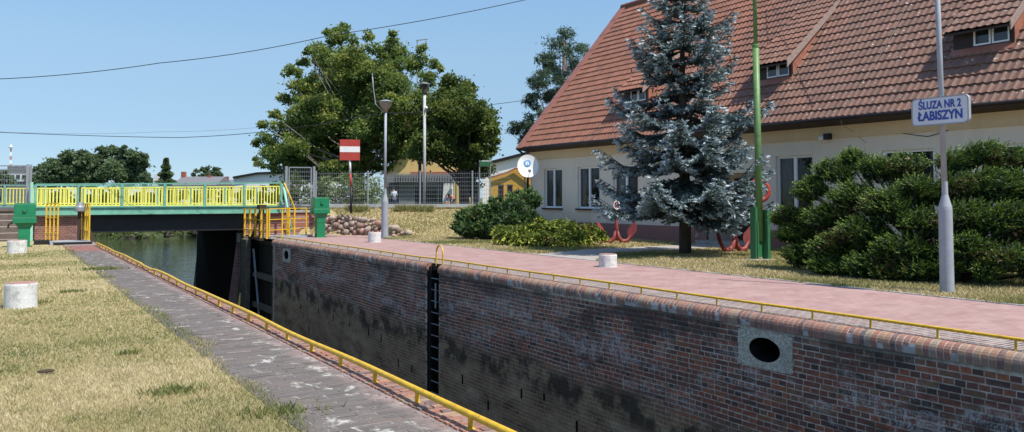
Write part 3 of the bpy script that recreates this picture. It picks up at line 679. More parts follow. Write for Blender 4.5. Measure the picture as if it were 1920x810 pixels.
mb = MB(); mb.bar((8.95, 33.55, -.1), (8.95, 33.55, 1.25), .17, .17); mb.bar((8.95, 34.9, .0), (8.95, 33.7, 1.1), .10, .08); mb.box((8.82, 33.35, 1.18), (9.1, 33.75, 1.34)); mb.build('rack_post', M['rust'], g)
g2 = thing('lock_gate', 'open lock gate on the near quay with two yellow cages and a black post', 'gate', (2.3, 32.9, 0))
mb = MB(); mb.box((1.62, 32.3, .02), (2.75, 33.6, .10)); mb.box((1.5, 32.4, -.02), (1.6, 33.4, .12)); mb.build('walkway', M['grey_paint'], g2)
mb = MB(); mb.box((1.60, 32.27, -.06), (2.78, 32.31, .09)); mb.box((1.05, 33.0, .0), (1.6, 33.5, .14)); mb.box((2.62, 32.3, -5), (2.8, 35.7, .0)); mb.build('frame', M['black'], g2)
mb = MB(); P = onY(148, 455, 33.2); X0 = P[0]; mb.bar((X0, 33.2, .05), (X0, 33.2, 1.3), .12, .14); mb.bar((X0, 33.2, 1.3), (X0, 33.2, 2.0), .05, .05); mb.bar((X0+.42, 33.0, .05), (X0+.12, 33.2, 1.1), .12, .08); mb.build('rack_post', M['rust'], g2)
mb = MB(); mb.lathe((X0, 33.15, 1.12), [(.12, 0), (.19, .03), (.19, .16), (.13, .22), (.10, .34)], 14); mb.build('gear_head', M['galv'], g2)
cage(g2, (onY(87, 400, 33.4)[0], 33.4), (onY(109, 400, 33.0)[0], 33.0), .12, 1.42, 4, w=.05, rails=(0, .38, .8))
cage(g2, (onY(152, 400, 33.6)[0], 33.6), (onY(168, 400, 32.6)[0]+.0, 32.6), .12, 1.40, 5, w=.05, rails=(0, .35, .75))
# concrete fender pier
mb = MB(); mb.box((8.80, 35.28, -5), (9.25, 36.15, -.12)); mb.box((8.9, 36.15, -5), (9.5, 36.7, .05)); mb.t = 0
tag(mb.build('pier', M['timber'], bevel=.03), 'grey weathered fender pier between the dark gate recess and the bridge', 'pier')
# ---- bridge
br = thing('bridge', 'low road bridge with green and yellow railing and black girder crossing the canal', 'bridge', (6, 41, 1))
mb = MB(); mb.box((1.15, 36.08, .97), (10.55, 45.9, 1.165)); mb.build('deck', M['concrete'], br)
for y in (36.3, 38.6, 41, 43.4, 45.6):
    mb = MB(); mb.box((2.9, y, .25), (9.05, y+.03, .968)); mb.box((2.9, y-.14, .25), (9.05, y+.17, .30)); mb.build('girder', M['black'], br)
mb = MB(); mb.box((1.1, 35.98, 1.0), (10.56, 36.08, 1.24)); mb.box((1.1, 35.90, .955), (10.56, 36.08, 1.0)); mb.box((1.1, 35.92, 1.24), (10.56, 36.09, 1.275)); mb.build('edge_beam', M['teal'], br)
def ztop(x): return 2.12+(x-1.14)*.016
def brail(xs_, Y, zt, zb=1.30, mid=False):
    for x in xs_:
        mb = MB(); mb.box((x-.05, Y-.05, zb-.10), (x+.05, Y+.05, zt(x)-.03)); mb.build('post', M['teal'], br)
    mb = MB()
    for a_, b_ in zip(xs_[:-1], xs_[1:]): mb.bar((a_, Y, zt(a_)), (b_, Y, zt(b_)), .09, .06)
    mb.build('top_rail', M['teal'], br)
    for a_, b_ in zip(xs_[:-1], xs_[1:]):
        mb = MB(); a0, b0 = a_+.08, b_-.08; n = max(3, int((b0-a0)/.128))
        for i in range(n+1):
            x = a0+(b0-a0)*i/n; mb.box((x-.024, Y-.012, zb+.0), (x+.024, Y+.012, zt(x)-.14))
        mb.bar((a0-.02, Y-.001, zt(a0)-.15), (b0+.02, Y-.001, zt(b0)-.15), .04, .045); mb.bar((a0-.02, Y-.001, zb+.02), (b0+.02, Y-.001, zb+.02), .04, .05); mb.build('railing_panel', M['lemon'], br)
px = [onY(x, 370, 36.0)[0] for x in (66, 147, 229, 309, 384, 458, 527)]
brail(px, 36.0, ztop)
xf = list(np.arange(-25, 13.3, 1.68)); brail(xf, 46.0, lambda x: 2.22, 1.32)
mb = MB(); mb.box((-25, 45.95, .95), (13.2, 46.1, 1.27)); mb.build('edge_beam', M['teal'], br)
# abutments
ab = thing('bridge_abutment', 'red brick bridge abutment with pale courses beside the right green winch box', 'abutment', (10.5, 36, 0))
mb = MB(); mb.hexa([(8.25, 37.0, -5), (12.15, 37.0, -5), (12.15, 46, -5), (8.85, 46, -5), (8.97, 37.0, .95), (12.15, 37.0, .95), (12.15, 46, .95), (8.95, 46, .95)]); mb.build('pier_wall', M['wingbrick'], ab)
mb = MB(); mb.add([(8.245, 37.02, -5), (8.845, 46, -5), (8.945, 46, .94), (8.965, 37.02, .94)], [(0, 1, 2, 3)]); mb.build('painted_shade_face', M['void'], ab)  # black sheet over the brick, paints in the deep shade under the deck
mb = MB(); mb.box((8.98, 36.15, -.02), (12.0, 37.0, 1.0-.03)); mb.build('front_wall', M['bandbrick'], ab)
mb = MB(); mb.box((8.80, 36.7, -.30), (9.1, 37.0, .10)); mb.build('bearing_stone', M['concrete'], ab)
mb = MB(); mb.box((10.6, 36.1, 1.0-.03), (12.4, 37.2, 1.06)); mb.build('cap', M['concrete'], ab)
ab2 = thing('bridge_abutment', 'brown and red brick abutment behind the yellow cages at the left end of the bridge', 'abutment', (2.2, 36, 0))
mb = MB(); mb.box((1.15, 36.12, -.02), (XL-.02, 46, .96)); mb.build('front_wall', M['wallbrick'], ab2)
mb = MB(); mb.box((1.12, 36.05, .90), (2.6, 36.15, .955)); mb.build('cap', M['concrete'], ab2)
mb = MB(); mb.box((2.9, 36.9, -5), (XL, 46, .93)); mb.build('canal_face', M['wallbrick'], ab2)
mb = MB(); mb.box((-22, 36.2, -.02), (1.13, 36.6, 1.12)); mb.box((-22, 36.15, 1.12), (1.13, 36.65, 1.19)); tag(mb.build('retaining_wall', M['greybrick']), 'long grey banded retaining wall behind the left green winch box', 'wall')
# green winch boxes
def winch(x, y, label, z0=0.0, mirror=1, hp=1.0):
    zb0 = z0; z0 = z0+hp-1.0
    t = thing('winch_box', label, 'winch', (x, y, zb0), 'green winch boxes on pedestals')
    mb = MB(); mb.box((x-.24, y-.22, zb0), (x+.24, y+.22, zb0+.035)); mb.box((x-.17, y-.15, zb0+.03), (x+.17, y+.15, z0+.8)); mb.hexa([(x-.17, y-.15, z0+.8), (x+.17, y-.15, z0+.8), (x+.17, y+.15, z0+.8), (x-.17, y+.15, z0+.8), (x-.28, y-.2, z0+.99), (x+.28, y-.2, z0+.99), (x+.28, y+.2, z0+.99), (x-.28, y+.2, z0+.99)]); mb.box((x-.155, y-.165, zb0+.62), (x+.155, y-.148, zb0+.64)); mb.build('pedestal', M['green'], t, bevel=.02)
    mb = MB(); mb.box((x-.34, y-.26, z0+.98), (x+.34, y+.26, z0+1.16)); mb.box((x-.31, y-.24, z0+1.18), (x+.31, y+.24, z0+1.60)); mb.box((x-.33, y-.25, z0+1.16), (x+.33, y+.25, z0+1.185)); mb.box((x-.29, y-.22, z0+1.60), (x+.29, y+.22, z0+1.64)); mb.build('housing', M['green'], t, bevel=.018)
    mb = MB(); mb.tube([(x, y-.24, z0+1.42), (x, y-.29, z0+1.42)], .07, 14); mb.build('cover_plate', M['green'], t)
    mb = MB(); mb.tube([(x-.30*mirror, y-.1, z0+1.02), (x-.45*mirror, y-.1, z0+.95), (x-.46*mirror, y-.1, z0+.82)], .03, 8); mb.build('crank', M['black'], t)
winch(11.15, 32.9, 'green winch box beside the stone wall on the pink walk')
winch(.72, 31.8, 'green winch box beside the left bridge railing post', hp=.80)
mb = MB(); p = onY(60, 350, 35.7); mb.bar((p[0]+.02, 35.7, .0), (p[0]+.0, 35.9, 2.2), .09, .07); tag(mb.build('brace_post', M['mint']), 'pale mint green brace post beside the left winch box', 'post')
h = thing('stair_handrail', 'slanted yellow and mint handrail at the right end of the bridge railing', 'handrail', (10.6, 35.7, 0))
mb = MB(); pts = [onY(*q, 35.6) for q in ((533, 343), (546, 374), (553, 392), (552, 404), (549, 412))]; mb.tube(pts, .035, 8); mb.build('grip_rail', M['yellow'], h, smooth=True)
mb = MB(); mb.tube([onY(531, 345, 35.7), onY(547, 436, 35.2)], .055, 8); mb.build('brace', M['mint'], h, smooth=True)
mb = MB(); mb.tube([onY(549, 410, 35.6), onY(552, 430, 35.6)], .035, 8); mb.build('post', M['yellow'], h)
# ---- stone retaining wall
sw = MB(); rnd = random.Random(5); i = 0; placed = []
for _ in range(9000):
    f = rnd.random(); bx, by = 12.2+f*2.5, 35.3-f*3.5; hh = .80-.12*f if f < .55 else .734-.62*(f-.55)/.45
    r = rnd.choice((.10, .13, .16, .18, .20)); zz = rnd.uniform(r*.55, max(hh, r*.6))
    if any((f-p[0])**2*18.5+(zz-p[1])**2 < (.63*(r+p[2]))**2 for p in placed): continue
    placed.append((f, zz, r)); sw.t = rnd.random(); sw.rock((bx+.14*zz, by+.2*zz, zz), r, (rnd.uniform(1.05, 1.35), .8, rnd.uniform(.78, .95)), i); i += 1
for k in range(7): sw.t = rnd.random(); q = onZ(693+k*9+rnd.uniform(-3, 3), 441+rnd.uniform(-2, 1), .05); sw.rock(q, rnd.uniform(.09, .14), (1.2, 1, .7), 100+k)
sw.t = 0.0; sw.hexa([(12.25, 35.42, -.05), (14.65, 31.95, -.05), (15.1, 32.3, -.05), (12.7, 35.8, -.05), (12.32, 35.48, .72), (14.7, 32.05, .05), (15.1, 32.3, .1), (12.7, 35.8, .74)])
tag(sw.build('stone_wall', M['stone'], usetint=True, smooth=True), 'low wall of rounded field stones holding the slope behind the grey lamp', 'wall')
# ================================================================ THE HOUSE
XW = 20.98; YC = float(onX(995, 350, XW)[1]); YN = 1.0; XE = 20.38; ZE = 3.93; SL = math.atan(1.175); XRg = 26.6
ho = thing('house', 'long cream rendered house with steep red tiled roof and three small dormers', 'house', (24, 17, 0))
def yb(x0, x1, y0, y1): a = onX(x0, (y0+y1)/2, XW); b = onX(x1, (y0+y1)/2, XW); return (float(b[1]), float(a[1]), float(onX((x0+x1)/2, y1, XW)[2]), float(onX((x0+x1)/2, y0, XW)[2]))
wins = [yb(1020, 1054, 318, 391), yb(1083, 1124, 313, 389), yb(1150, 1196, 308, 388), yb(1455, 1524, 291, 389), yb(1655, 1752, 278, 390), yb(1858, 1985, 266, 390)]
wins.append((7.0, 8.3, 1.2, 2.95)); wins = [(a, b, 1.17, 2.93) for a, b, c, d in wins]
door = (18.75, 20.95, 0.0, 2.45)
mb = MB(); gridwall(mb, lambda u, v: (XW, u, v), (YN, YC), (.58, 3.42), wins+[door])
for (a, b, c, d) in wins:
    for q in (((a, c), (a, d)), ((a, d), (b, d)), ((b, d), (b, c)), ((b, c), (a, c))): (u0, v0), (u1, v1) = q; mb.add([(XW, u0, v0), (XW, u1, v1), (XW+.16, u1, v1), (XW+.16, u0, v0)], [(0, 1, 2, 3)])
a, b, c, d = door
mb.add([(XW, a, 0), (XW+1.1, a, 0), (XW+1.1, a, d), (XW, a, d)], [(0, 1, 2, 3)]); mb.add([(XW, b, 0), (XW+1.1, b, 0), (XW+1.1, b, d), (XW, b, d)], [(0, 1, 2, 3)]); mb.add([(XW, a, d), (XW+1.1, a, d), (XW+1.1, b, d), (XW, b, d)], [(0, 1, 2, 3)]); mb.add([(XW+1.1, a, 0), (XW+1.1, b, 0), (XW+1.1, b, d), (XW+1.1, a, d)], [(0, 1, 2, 3)])
mb.add([(XW, YC, 0), (XW+11.2, YC, 0), (XW+11.2, YC, 3.9), (XRg, YC, 11.0), (XW, YC, 3.9)], [(0, 1, 2, 3, 4)]); mb.add([(XW, YN, 0), (XW+11.2, YN, 0), (XW+11.2, YN, 3.9), (XRg, YN, 11.0), (XW, YN, 3.9)], [(0, 1, 2, 3, 4)])
mb.build('wall', M['plaster'], ho)
mb = MB(); mb.box((XW-.05, YN, 3.40), (XW+.01, YC+.02, 3.80)); mb.box((XW-.07, YN, 3.375), (XW+.01, YC+.03, 3.41)); mb.build('cornice', M['cornice'], ho)
mb = MB(); mb.box((XW-.045, YN, -.05), (XW+.05, door[0], .585)); mb.box((XW-.045, door[1], -.05), (XW+.05, YC+.02, .585)); mb.build('plinth', M['plinth'], ho)
mb = MB(); mb.box((XW-.14, door[1]+.0, .6), (XW+.02, door[1]+.22, 2.6)); mb.build('door_pilaster', M['cornice'], ho)
mb = MB(); mb.box((XW-.5, door[0]-.1, 0), (XW+1.1, door[1]+.1, .15)); mb.build('door_step', M['concrete'], ho)
mb = MB(); mb.box((XW+.98, door[0]+.35, .15), (XW+1.06, door[1]-.35, 2.3)); dr = mb.build('door', M['darkwood'], ho)
mb = MB(); mb.tube([(XW+.93, door[0]+.5, 1.15), (XW+.93, door[0]+.62, 1.15)], .015, 6); mb.build('handle', M['galv'], dr)
M['winwhite'] = paint('window_white', (.82,.85,.88), .45, .05, 6); M['curtain'] = paint('curtain', (.42,.43,.44), .9, .3, 9)
for i, (a, b, c, d) in enumerate(wins):
    mb = MB(); x0, x1 = XW+.09, XW+.16; fw = .075; m_ = a+(b-a)*.5
    mb.box((x0, a, c), (x1, a+fw, d)); mb.box((x0, b-fw, c), (x1, b, d)); mb.box((x0, a+fw, c), (x1, b-fw, c+fw)); mb.box((x0, a+fw, d-fw), (x1, b-fw, d)); mb.box((x0-.02, m_-.055, c+fw), (x1, m_+.055, d-fw))
    wf = mb.build('window', M['winwhite'], ho)
    mb = MB(); mb.box((x0+.03, a+fw, c+fw), (x0+.04, b-fw, d-fw)); mb.build('pane', M['winglass'], wf)
    mb = MB(); mb.box((XW-.10, a-.05, c-.07), (XW+.14, b+.05, c-.004)); mb.build('sill', M['darkwood'], wf)
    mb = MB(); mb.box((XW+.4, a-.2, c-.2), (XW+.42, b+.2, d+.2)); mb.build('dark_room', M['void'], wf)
    mb = MB(); n = 14
    for q, (ya, yz) in enumerate(((b-fw-.40, b-fw-.02), (a+fw+.02, a+fw+.16)) if i != 1 else ((b-fw-.3, b-fw-.02),)):
        mb.add([(x1+.04+.02*(j % 2), ya+(yz-ya)*j/n, zz) for zz in (c+.1, d-.08) for j in range(n+1)], [(j, j+1, n+2+j, n+1+j) for j in range(n)])
    mb.build('curtain', M['curtain'], wf)
# tiles as real relief
def tile_sheet(name, parent, x0, z0, ang, U0, U1, Sl, e=.362, per=.205, mat=None, skip=None, label=None):
    ny = int((U1-U0)/per*6)+1; ys = np.linspace(U0, U1, ny); nc = int(math.ceil(Sl/e)); ca, sa = math.cos(ang), math.sin(ang); rows = []
    ph = ys/per*2*math.pi; wave = .0135*np.cos(ph)+.004*np.cos(2*ph+.9)
    for i in range(nc):
        s0 = i*e; s1 = min((i+1)*e, Sl)
        off = .004*RS.normal(size=int(ny/6)+2).repeat(6)[:ny]; sag = .010*np.sin(ys*.45+i*.25)
        for s_, lift, wv in ((s0-.012, .042, 1.0), (s1-.012 if i < nc-1 else s1, .004, 1.0)):
            nrm = lift+wave*wv+off*.4*(lift > .01)+sag; s2 = s_+(off*1.2 if lift > .01 else 0)
            rows.append(np.stack([x0+s2*ca-nrm*sa, ys, z0+s2*sa+nrm*ca], -1))
    V = np.concatenate(rows); nr = len(rows); j = np.arange(ny-1)[None]; r = np.arange(nr-1)[:, None]; b = (r*ny+j)
    Fa = np.stack([b, b+1, b+ny+1, b+ny], -1).reshape(-1, 4)
    tcol = RS.rand(nc+1, int((U1-U0)/per)+2); ci = np.clip((j*per/6/per).astype(int), 0, tcol.shape[1]-1)
    T = tcol[(r//2), ci+0*r].reshape(-1)
    o = finish(name, V, Fa, mat or M['tile'], parent, smooth=False, tint=T); return o
SLEN = (XRg-XE)/math.cos(SL)
rf = tile_sheet('roof', ho, XE, ZE, SL, YN, YC-.12, SLEN)
mb = MB(); zr = ZE+(XRg-XE)*math.tan(SL)
mb.add([(XRg, YN, zr), (XRg, YC+.1, zr), (2*XRg-XE, YC+.1, ZE), (2*XRg-XE, YN, ZE)], [(0, 1, 2, 3)]); mb.build('rear_roof', M['redroof'], ho)
mb = MB(); y = YN
while y < YC: mb.tube([(XRg, y, zr+.02), (XRg, y+.36, zr+.02)], [.135, .155], 10); y += .36
mb.build('ridge_tile', M['tile'], ho)
# verge sheets at the far gable
ca, sa = math.cos(SL), math.sin(SL); mb = MB(); s_ = -.1; L = (SLEN+.1)/9
for i in range(9):
    a0, a1 = s_+i*L, s_+(i+1)*L+.03; l0, l1 = .075+.012, .075
    P = lambda s, l, y: (XE+s*ca-l*sa, y, ZE+s*sa+l*ca)
    mb.hexa([P(a0, 0, YC-.30), P(a0, 0, YC+.16), P(a1, 0, YC+.16), P(a1, 0, YC-.30), P(a0, l0, YC-.30), P(a0, l0, YC+.16), P(a1, l1, YC+.16), P(a1, l1, YC-.30)])
mb.build('verge', M['verge'], ho)
mb = MB(); mb.prism([(XE-.02, ZE-.10), (XW-.03, ZE-.20), (XW-.03, ZE-.1), (XE+.35, ZE+.1)], 'y', YN, YC+.1); mb.build('soffit', M['darkwood'], ho)
mb = MB(); mb.tube([(XE-.07, YN, ZE-.05), (XE-.07, YC+.15, ZE-.05)], .055, 10); mb.build('gutter', M['gutter'], ho, smooth=True)
mb = MB(); mb.tube([(XE-.05, YC+.08, ZE-.08), (XW-.12, YC+.06, ZE-.45), (XW-.12, YC+.06, 1.45)], .055, 8); mb.build('drainpipe', M['gutter'], ho, smooth=True)
mb = MB(); mb.tube([(XW-.12, YC+.06, 1.45), (XW-.12, YC+.06, .0)], .07, 8); mb.build('drainpipe_foot', M['anchor'], ho, smooth=True)
def zroof(x): return ZE+(x-XE)*math.tan(SL)
def dormer(y0, y1, tslope, ztop_=6.27, xf=21.72):
    """window dormer with its own flatter tiled roof; y0 near side, y1 far side"""
    zb = zroof(xf)+.04; an = math.atan(tslope)
    xj = xf+(ztop_-zroof(xf))/(math.tan(SL)-tslope)     # where it meets the main roof
    xs0 = xf-.34; zs0 = ztop_-.34*tslope+.03
    dm = tile_sheet('dormer', ho, xs0, zs0, an, y0-.08, y1+.12, (xj-xs0)/math.cos(an)-.05, e=.355)
    mb = MB(); sof = .03
    mb.hexa([(xs0+.02, y0-.06, zs0-.09), (xs0+.02, y1+.10, zs0-.09), (xj, y1+.10, ztop_+(xj-xf)*tslope-.09), (xj, y0-.06, ztop_+(xj-xf)*tslope-.09), (xs0+.02, y0-.06, zs0-.03), (xs0+.02, y1+.10, zs0-.03), (xj, y1+.10, ztop_+(xj-xf)*tslope-.03), (xj, y0-.06, ztop_+(xj-xf)*tslope-.03)]); mb.build('underside', M['darkwood'], dm)
    for yy in (y0, y1): mb = MB(); mb.add([(xf, yy, zb-.05), (xf, yy, ztop_-.03), (xj, yy, zroof(xj)-.05)], [(0, 1, 2)]); mb.build('cheek', M['cheek'], dm)
    mb = MB(); mb.hexa([(xs0, y0-.10, zs0-.20), (xs0, y0-.07, zs0-.20), (xj, y0-.07, ztop_+(xj-xf)*tslope-.16), (xj, y0-.10, ztop_+(xj-xf)*tslope-.16), (xs0, y0-.10, zs0+.05), (xs0, y0-.07, zs0+.05), (xj, y0-.07, ztop_+(xj-xf)*tslope+.05), (xj, y0-.10, ztop_+(xj-xf)*tslope+.05)]); mb.build('barge_board', M['greywood'], dm)
    # front boards round the window
    wy0, wy1 = y0+.10, y0+1.02; wz0, wz1 = zb+.05, ztop_-.09
    mb = MB(); mb.box((xf-.03, y0, zb-.08), (xf+.04, wy0, ztop_-.02)); mb.box((xf-.03, wy1, zb-.08), (xf+.04, y1, ztop_-.02)); mb.box((xf-.03, wy0, wz1), (xf+.04, wy1, ztop_-.02)); mb.box((xf-.03, wy0, zb-.08), (xf+.04, wy1, wz0)); mb.box((xf-.06, y0-.03, zb-.12), (xf-.03, y0+.03, ztop_-.05)); mb.build('front_board', M['darkwood'], dm)
    mb = MB(); f = .045; m_ = (wy0+wy1)/2
    for (p, q) in ((wy0, m_-.015), (m_+.015, wy1)):
        mb.box((xf-.02, p, wz0), (xf+.02, p+f, wz1)); mb.box((xf-.02, q-f, wz0), (xf+.02, q, wz1)); mb.box((xf-.02, p+f, wz0), (xf+.02, q-f, wz0+f)); mb.box((xf-.02, p+f, wz1-f), (xf+.02, q-f, wz1))
    mb.build('window', M['winwhite'], dm); mb = MB(); mb.box((xf+.005, wy0, wz0), (xf+.012, wy1, wz1)); mb.build('pane', M['glass'], dm)
    # flashing apron
    mb = MB(); mb.hexa([(xf-.16, y0-.05, zroof(xf-.16)+.05), (xf-.16, y1+.05, zroof(xf-.16)+.05), (xf, y1+.05, zb+.02), (xf, y0-.05, zb+.02), (xf-.16, y0-.05, zroof(xf-.16)+.075), (xf-.16, y1+.05, zroof(xf-.16)+.075), (xf, y1+.05, zb+.06), (xf, y0-.05, zb+.06)]); mb.build('apron', M['verge'], dm)
dormer(24.75, 26.15, .80, 6.17, 21.62); dormer(17.85, 19.25, .868); dormer(10.95, 12.5, .868)
# dish
dc = (atD(990, 311, 36.5)); dish = thing('satellite_dish', 'white satellite dish with pale blue emblem at the left corner of the house', 'dish', dc)
nrm = Vector((-.42, -.86, .28)).normalized(); ux = Vector((0,0,1)).cross(nrm).normalized(); uy = nrm.cross(ux)
def dpt(r, a, off=0.0): return Vector(dc)+ux*(r*.47*math.cos(a))+uy*(r*.53*math.sin(a))-nrm*(.10*(1-r*r)-off)
mb = MB(); n = 32
for sgn, o_ in ((1, 0), (-1, -.012)):
    vs = [dpt(i/6, 2*math.pi*k/n, o_) for i in range(7) for k in range(n)]; mb.add(vs, [(i*n+k, i*n+(k+1) % n, (i+1)*n+(k+1) % n, (i+1)*n+k) for i in range(6) for k in range(n)])
vs = [dpt(1, 2*math.pi*k/n, o_) for o_ in (0, -.012) for k in range(n)]; mb.add(vs, [(k, (k+1) % n, n+(k+1) % n, n+k) for k in range(n)])
mb.build('reflector', M['white'], dish, smooth=True)
mb = MB(); c0 = Vector(dc)+uy*.16-ux*.02-nrm*(.085-.012)
ring = lambda r, k, o_=0: c0+ux*(r*math.cos(2*math.pi*k/24))+uy*(r*math.sin(2*math.pi*k/24))+nrm*o_
mb.add([ring(.165, k) for k in range(24)]+[ring(.165, k, .004) for k in range(24)], [tuple(range(24, 48))]+[(k, (k+1) % 24, 24+(k+1) % 24, 24+k) for k in range(24)])
for sx in (-1, 1): mb.add([c0+ux*sx*.06+uy*.13, c0+ux*sx*.15+uy*.10, c0+ux*sx*.24+uy*.20], [(0, 1, 2)])
mb.build('emblem', M['dishblue'], dish)
mb = MB(); mb.tube([Vector(dc)-uy*.5, Vector(dc)-uy*.42+nrm*.55], .015, 6); mb.box(tuple(Vector(dc)-uy*.42+nrm*.5-Vector((.04,.04,.04))), tuple(Vector(dc)-uy*.42+nrm*.5+Vector((.05,.05,.08)))); mb.build('feed_arm', M['galv'], dish)
mb = MB(); mb.tube([Vector(dc)-nrm*.1, Vector((XW-.05, YC-.1, dc[2]-.1))], .025, 8); mb.build('bracket', M['galv'], dish)
def text(s, size, P, U, Vv, mat, parent, name='lettering', bold=.0, depth=.002, sx=1.0, fit=None):
    cu = bpy.data.curves.new('t', 'FONT'); cu.body = s; cu.size = size; cu.extrude = depth; cu.offset = bold; cu.align_x = 'CENTER'; cu.resolution_u = 4
    o = bpy.data.objects.new('t', cu); COL.objects.link(o); bpy.context.view_layer.update()
    dg = bpy.context.evaluated_depsgraph_get(); me = bpy.data.meshes.new_from_object(o.evaluated_get(dg)); bpy.data.objects.remove(o)
    if fit: ww_ = max(v.co.x for v in me.vertices)-min(v.co.x for v in me.vertices); sx = fit/ww_
    U = Vector(U).normalized(); Vv = Vector(Vv).normalized(); Wn = U.cross(Vv)
    V = [Vector(P)+U*v.co.x*sx+Vv*v.co.y+Wn*v.co.z for v in me.vertices]; Fc = [tuple(p.vertices) for p in me.polygons]
    return finish(name, V, Fc, mat, parent)
text('n', .30, c0-uy*.085+nrm*.008, ux, uy, M['white'], dish, 'letter', .012)
# ---- sign post
sp = thing('sign_post', 'tall grey tapered lamp mast carrying the blue lettered lock name board', 'post', onZ(1776, 550, 0))
bx, by = sp.location.x, sp.location.y
mb = MB(); mb.lathe((bx, by, -.02), [(.112, 0), (.108, 1.42), (.102, 1.48), (.05, 1.68), (.046, 1.9)], 24); mb.build('base_tube', M['grey_paint'], sp, smooth=False)
q1 = onX(1757, 0, bx); mb = MB(); lean = (q1[1]-by)/q1[2]
mb.tube([(bx, by, 1.6), (bx, by+lean*6.5, 6.8)], [.046, .042], 14); mb.build('shaft', M['grey_paint'], sp, smooth=True)
sb = thing('name_board', 'white board with blue letters reading ŚLUZA NR 2 ŁABISZYN', 'sign', (bx-.09, 8.1, 3.09))
def rrect(w_, h_, r, n=6):
    out = []
    for cx, cy, a0 in ((w_/2-r, h_/2-r, 0), (-w_/2+r, h_/2-r, 90), (-w_/2+r, -h_/2+r, 180), (w_/2-r, -h_/2+r, 270)):
        for i in range(n+1): a = rad(a0+90*i/n); out.append((cx+r*math.cos(a), cy+r*math.sin(a)))
    return out
sA = onX(1710, 187, bx-.09); sB = onX(1816, 176, bx-.09); sC = onX(1817, 229, bx-.09); sD = onX(1712, 237, bx-.09)
cy_ = (sA[1]+sB[1])/2; cz_ = (sA[2]+sD[2]+sB[2]+sC[2])/4; ww = abs(sA[1]-sB[1]); hh = ((sA[2]-sD[2])+(sB[2]-sC[2]))/2
mb = MB(); mb.prism([(cy_+p, cz_+q) for p, q in rrect(ww, hh, .08)], 'x', bx-.10, bx-.045); mb.build('board', M['signwhite'], sb)
mb = MB(); outer = rrect(ww+.012, hh+.012, .085); inner = rrect(ww-.03, hh-.03, .065); n = len(outer)
vs = [(bx-.105, cy_+p, cz_+q) for p, q in outer]+[(bx-.105, cy_+p, cz_+q) for p, q in inner]+[(bx-.04, cy_+p, cz_+q) for p, q in outer]+[(bx-.10, cy_+p, cz_+q) for p, q in inner]
mb.add(vs, [(i, (i+1) % n, n+(i+1) % n, n+i) for i in range(n)]+[(i, (i+1) % n, 2*n+(i+1) % n, 2*n+i) for i in range(n)]+[(n+i, n+(i+1) % n, 3*n+(i+1) % n, 3*n+i) for i in range(n)]); mb.build('rim', M['grey_paint'], sb)
text('ŚLUZA NR 2', .185, (bx-.106, cy_+.0, cz_+.045), (0, -1, 0), (0, 0, 1), M['blue'], sb, 'lettering', .0045, fit=ww*.755)
text('ŁABISZYN', .215, (bx-.106, cy_-.01, cz_-.150), (0, -1, 0), (0, 0, 1), M['blue'], sb, 'lettering', .0065, fit=ww*.79)
mb = MB(); mb.box((bx-.05, by+lean*3-.07, cz_+.1), (bx+.06, by+lean*3+.07, cz_+.13)); mb.box((bx-.05, by+lean*3-.07, cz_-.13), (bx+.06, by+lean*3+.07, cz_-.10)); mb.build('clamp', M['galv'], sb)
# ---- green pole
gp = onZ(1426, 489, 0); t = thing('flag_pole', 'tall pale green steel pole held between two dark green posts', 'pole', gp); q1 = atD(1415, 0, gp@cF)
gx, gy = gp[0], gp[1]; k_ = lambda z: (gx+(q1[0]-gx)*z/q1[2], gy+(q1[1]-gy)*z/q1[2], z)
mb = MB(); mb.tube([k_(.5), k_(5.55)], .085, 14); mb.build('lower_tube', M['polegreen'], t, smooth=True)
mb = MB(); mb.tube([k_(5.5), k_(9)], .052, 12); mb.build('upper_tube', M['polegreen'], t, smooth=True)
mb = MB(); mb.lathe(k_(5.5), [(.095, 0), (.095, .06), (.06, .08)], 14); mb.lathe(k_(3.2), [(.09, 0), (.09, .04)], 14); mb.build('collar', M['polegreen'], t)
for s_ in (-1, 1):
    o_ = Vector(cR)*s_*.155; mb = MB(); c = Vector((gx, gy, 0))+o_
    mb.box((c.x-.045, c.y-.09, .02), (c.x+.045, c.y+.09, 1.34-.04*s_)); mb.build('side_post', M['postgreen'], t)
mb = MB(); mb.box((gx-.13, gy-.03, .1), (gx+.13, gy+.05, 1.0)); mb.build('web_plate', M['postgreen'], t)
mb = MB(); mb.box((gx-.38, gy-.25, -.03), (gx+.30, gy+.30, .05)); mb.build('footing', M['concrete'], t, bevel=.015)
# ---- street lamp
lp = thing('street_lamp', 'grey street lamp with conical shade and bent rod by the pink walk', 'lamp', (13.07, 30.72, 0)); lx, ly = 13.07, 30.72
mb = MB(); mb.lathe((lx, ly, -.02), [(.145, 0), (.135, 1.45), (.13, 1.5), (.065, 1.78), (.055, 2.0)], 20); mb.build('base_tube', M['grey_paint'], lp)
mb = MB(); mb.tube([(lx, ly, 1.8), (lx, ly, 5.1)], .052, 12); mb.build('shaft', M['grey_paint'], lp, smooth=True)
mb = MB(); mb.lathe((lx, ly, 5.05), [(.07, 0), (.12, .1), (.19, .2), (.25, .36), (.26, .40)], 20); mb.build('lantern', paint('lamp_bowl', (.30,.25,.19), .4, .15), lp, smooth=True)
mb = MB(); mb.lathe((lx, ly, 5.45), [(.27, 0), (.30, .01), (.22, .05), (.1, .09), (.02, .10)], 20); mb.build('cap', M['galv'], lp)
mb = MB(); pts = [atD(*q, 32.9) for q in ((720, 211), (704, 195), (700, 165), (698, 138))]; mb.tube(pts, .022, 6); mb.build('bent_rod', M['galv'], lp, smooth=True)
lp2 = thing('camera_mast', 'thin pale mast topped by a dark floodlight behind the mesh fence', 'mast', atD(796, 386, 38.5)); m0 = atD(796, 386, 38.5); m1 = atD(796, 175, 38.5)
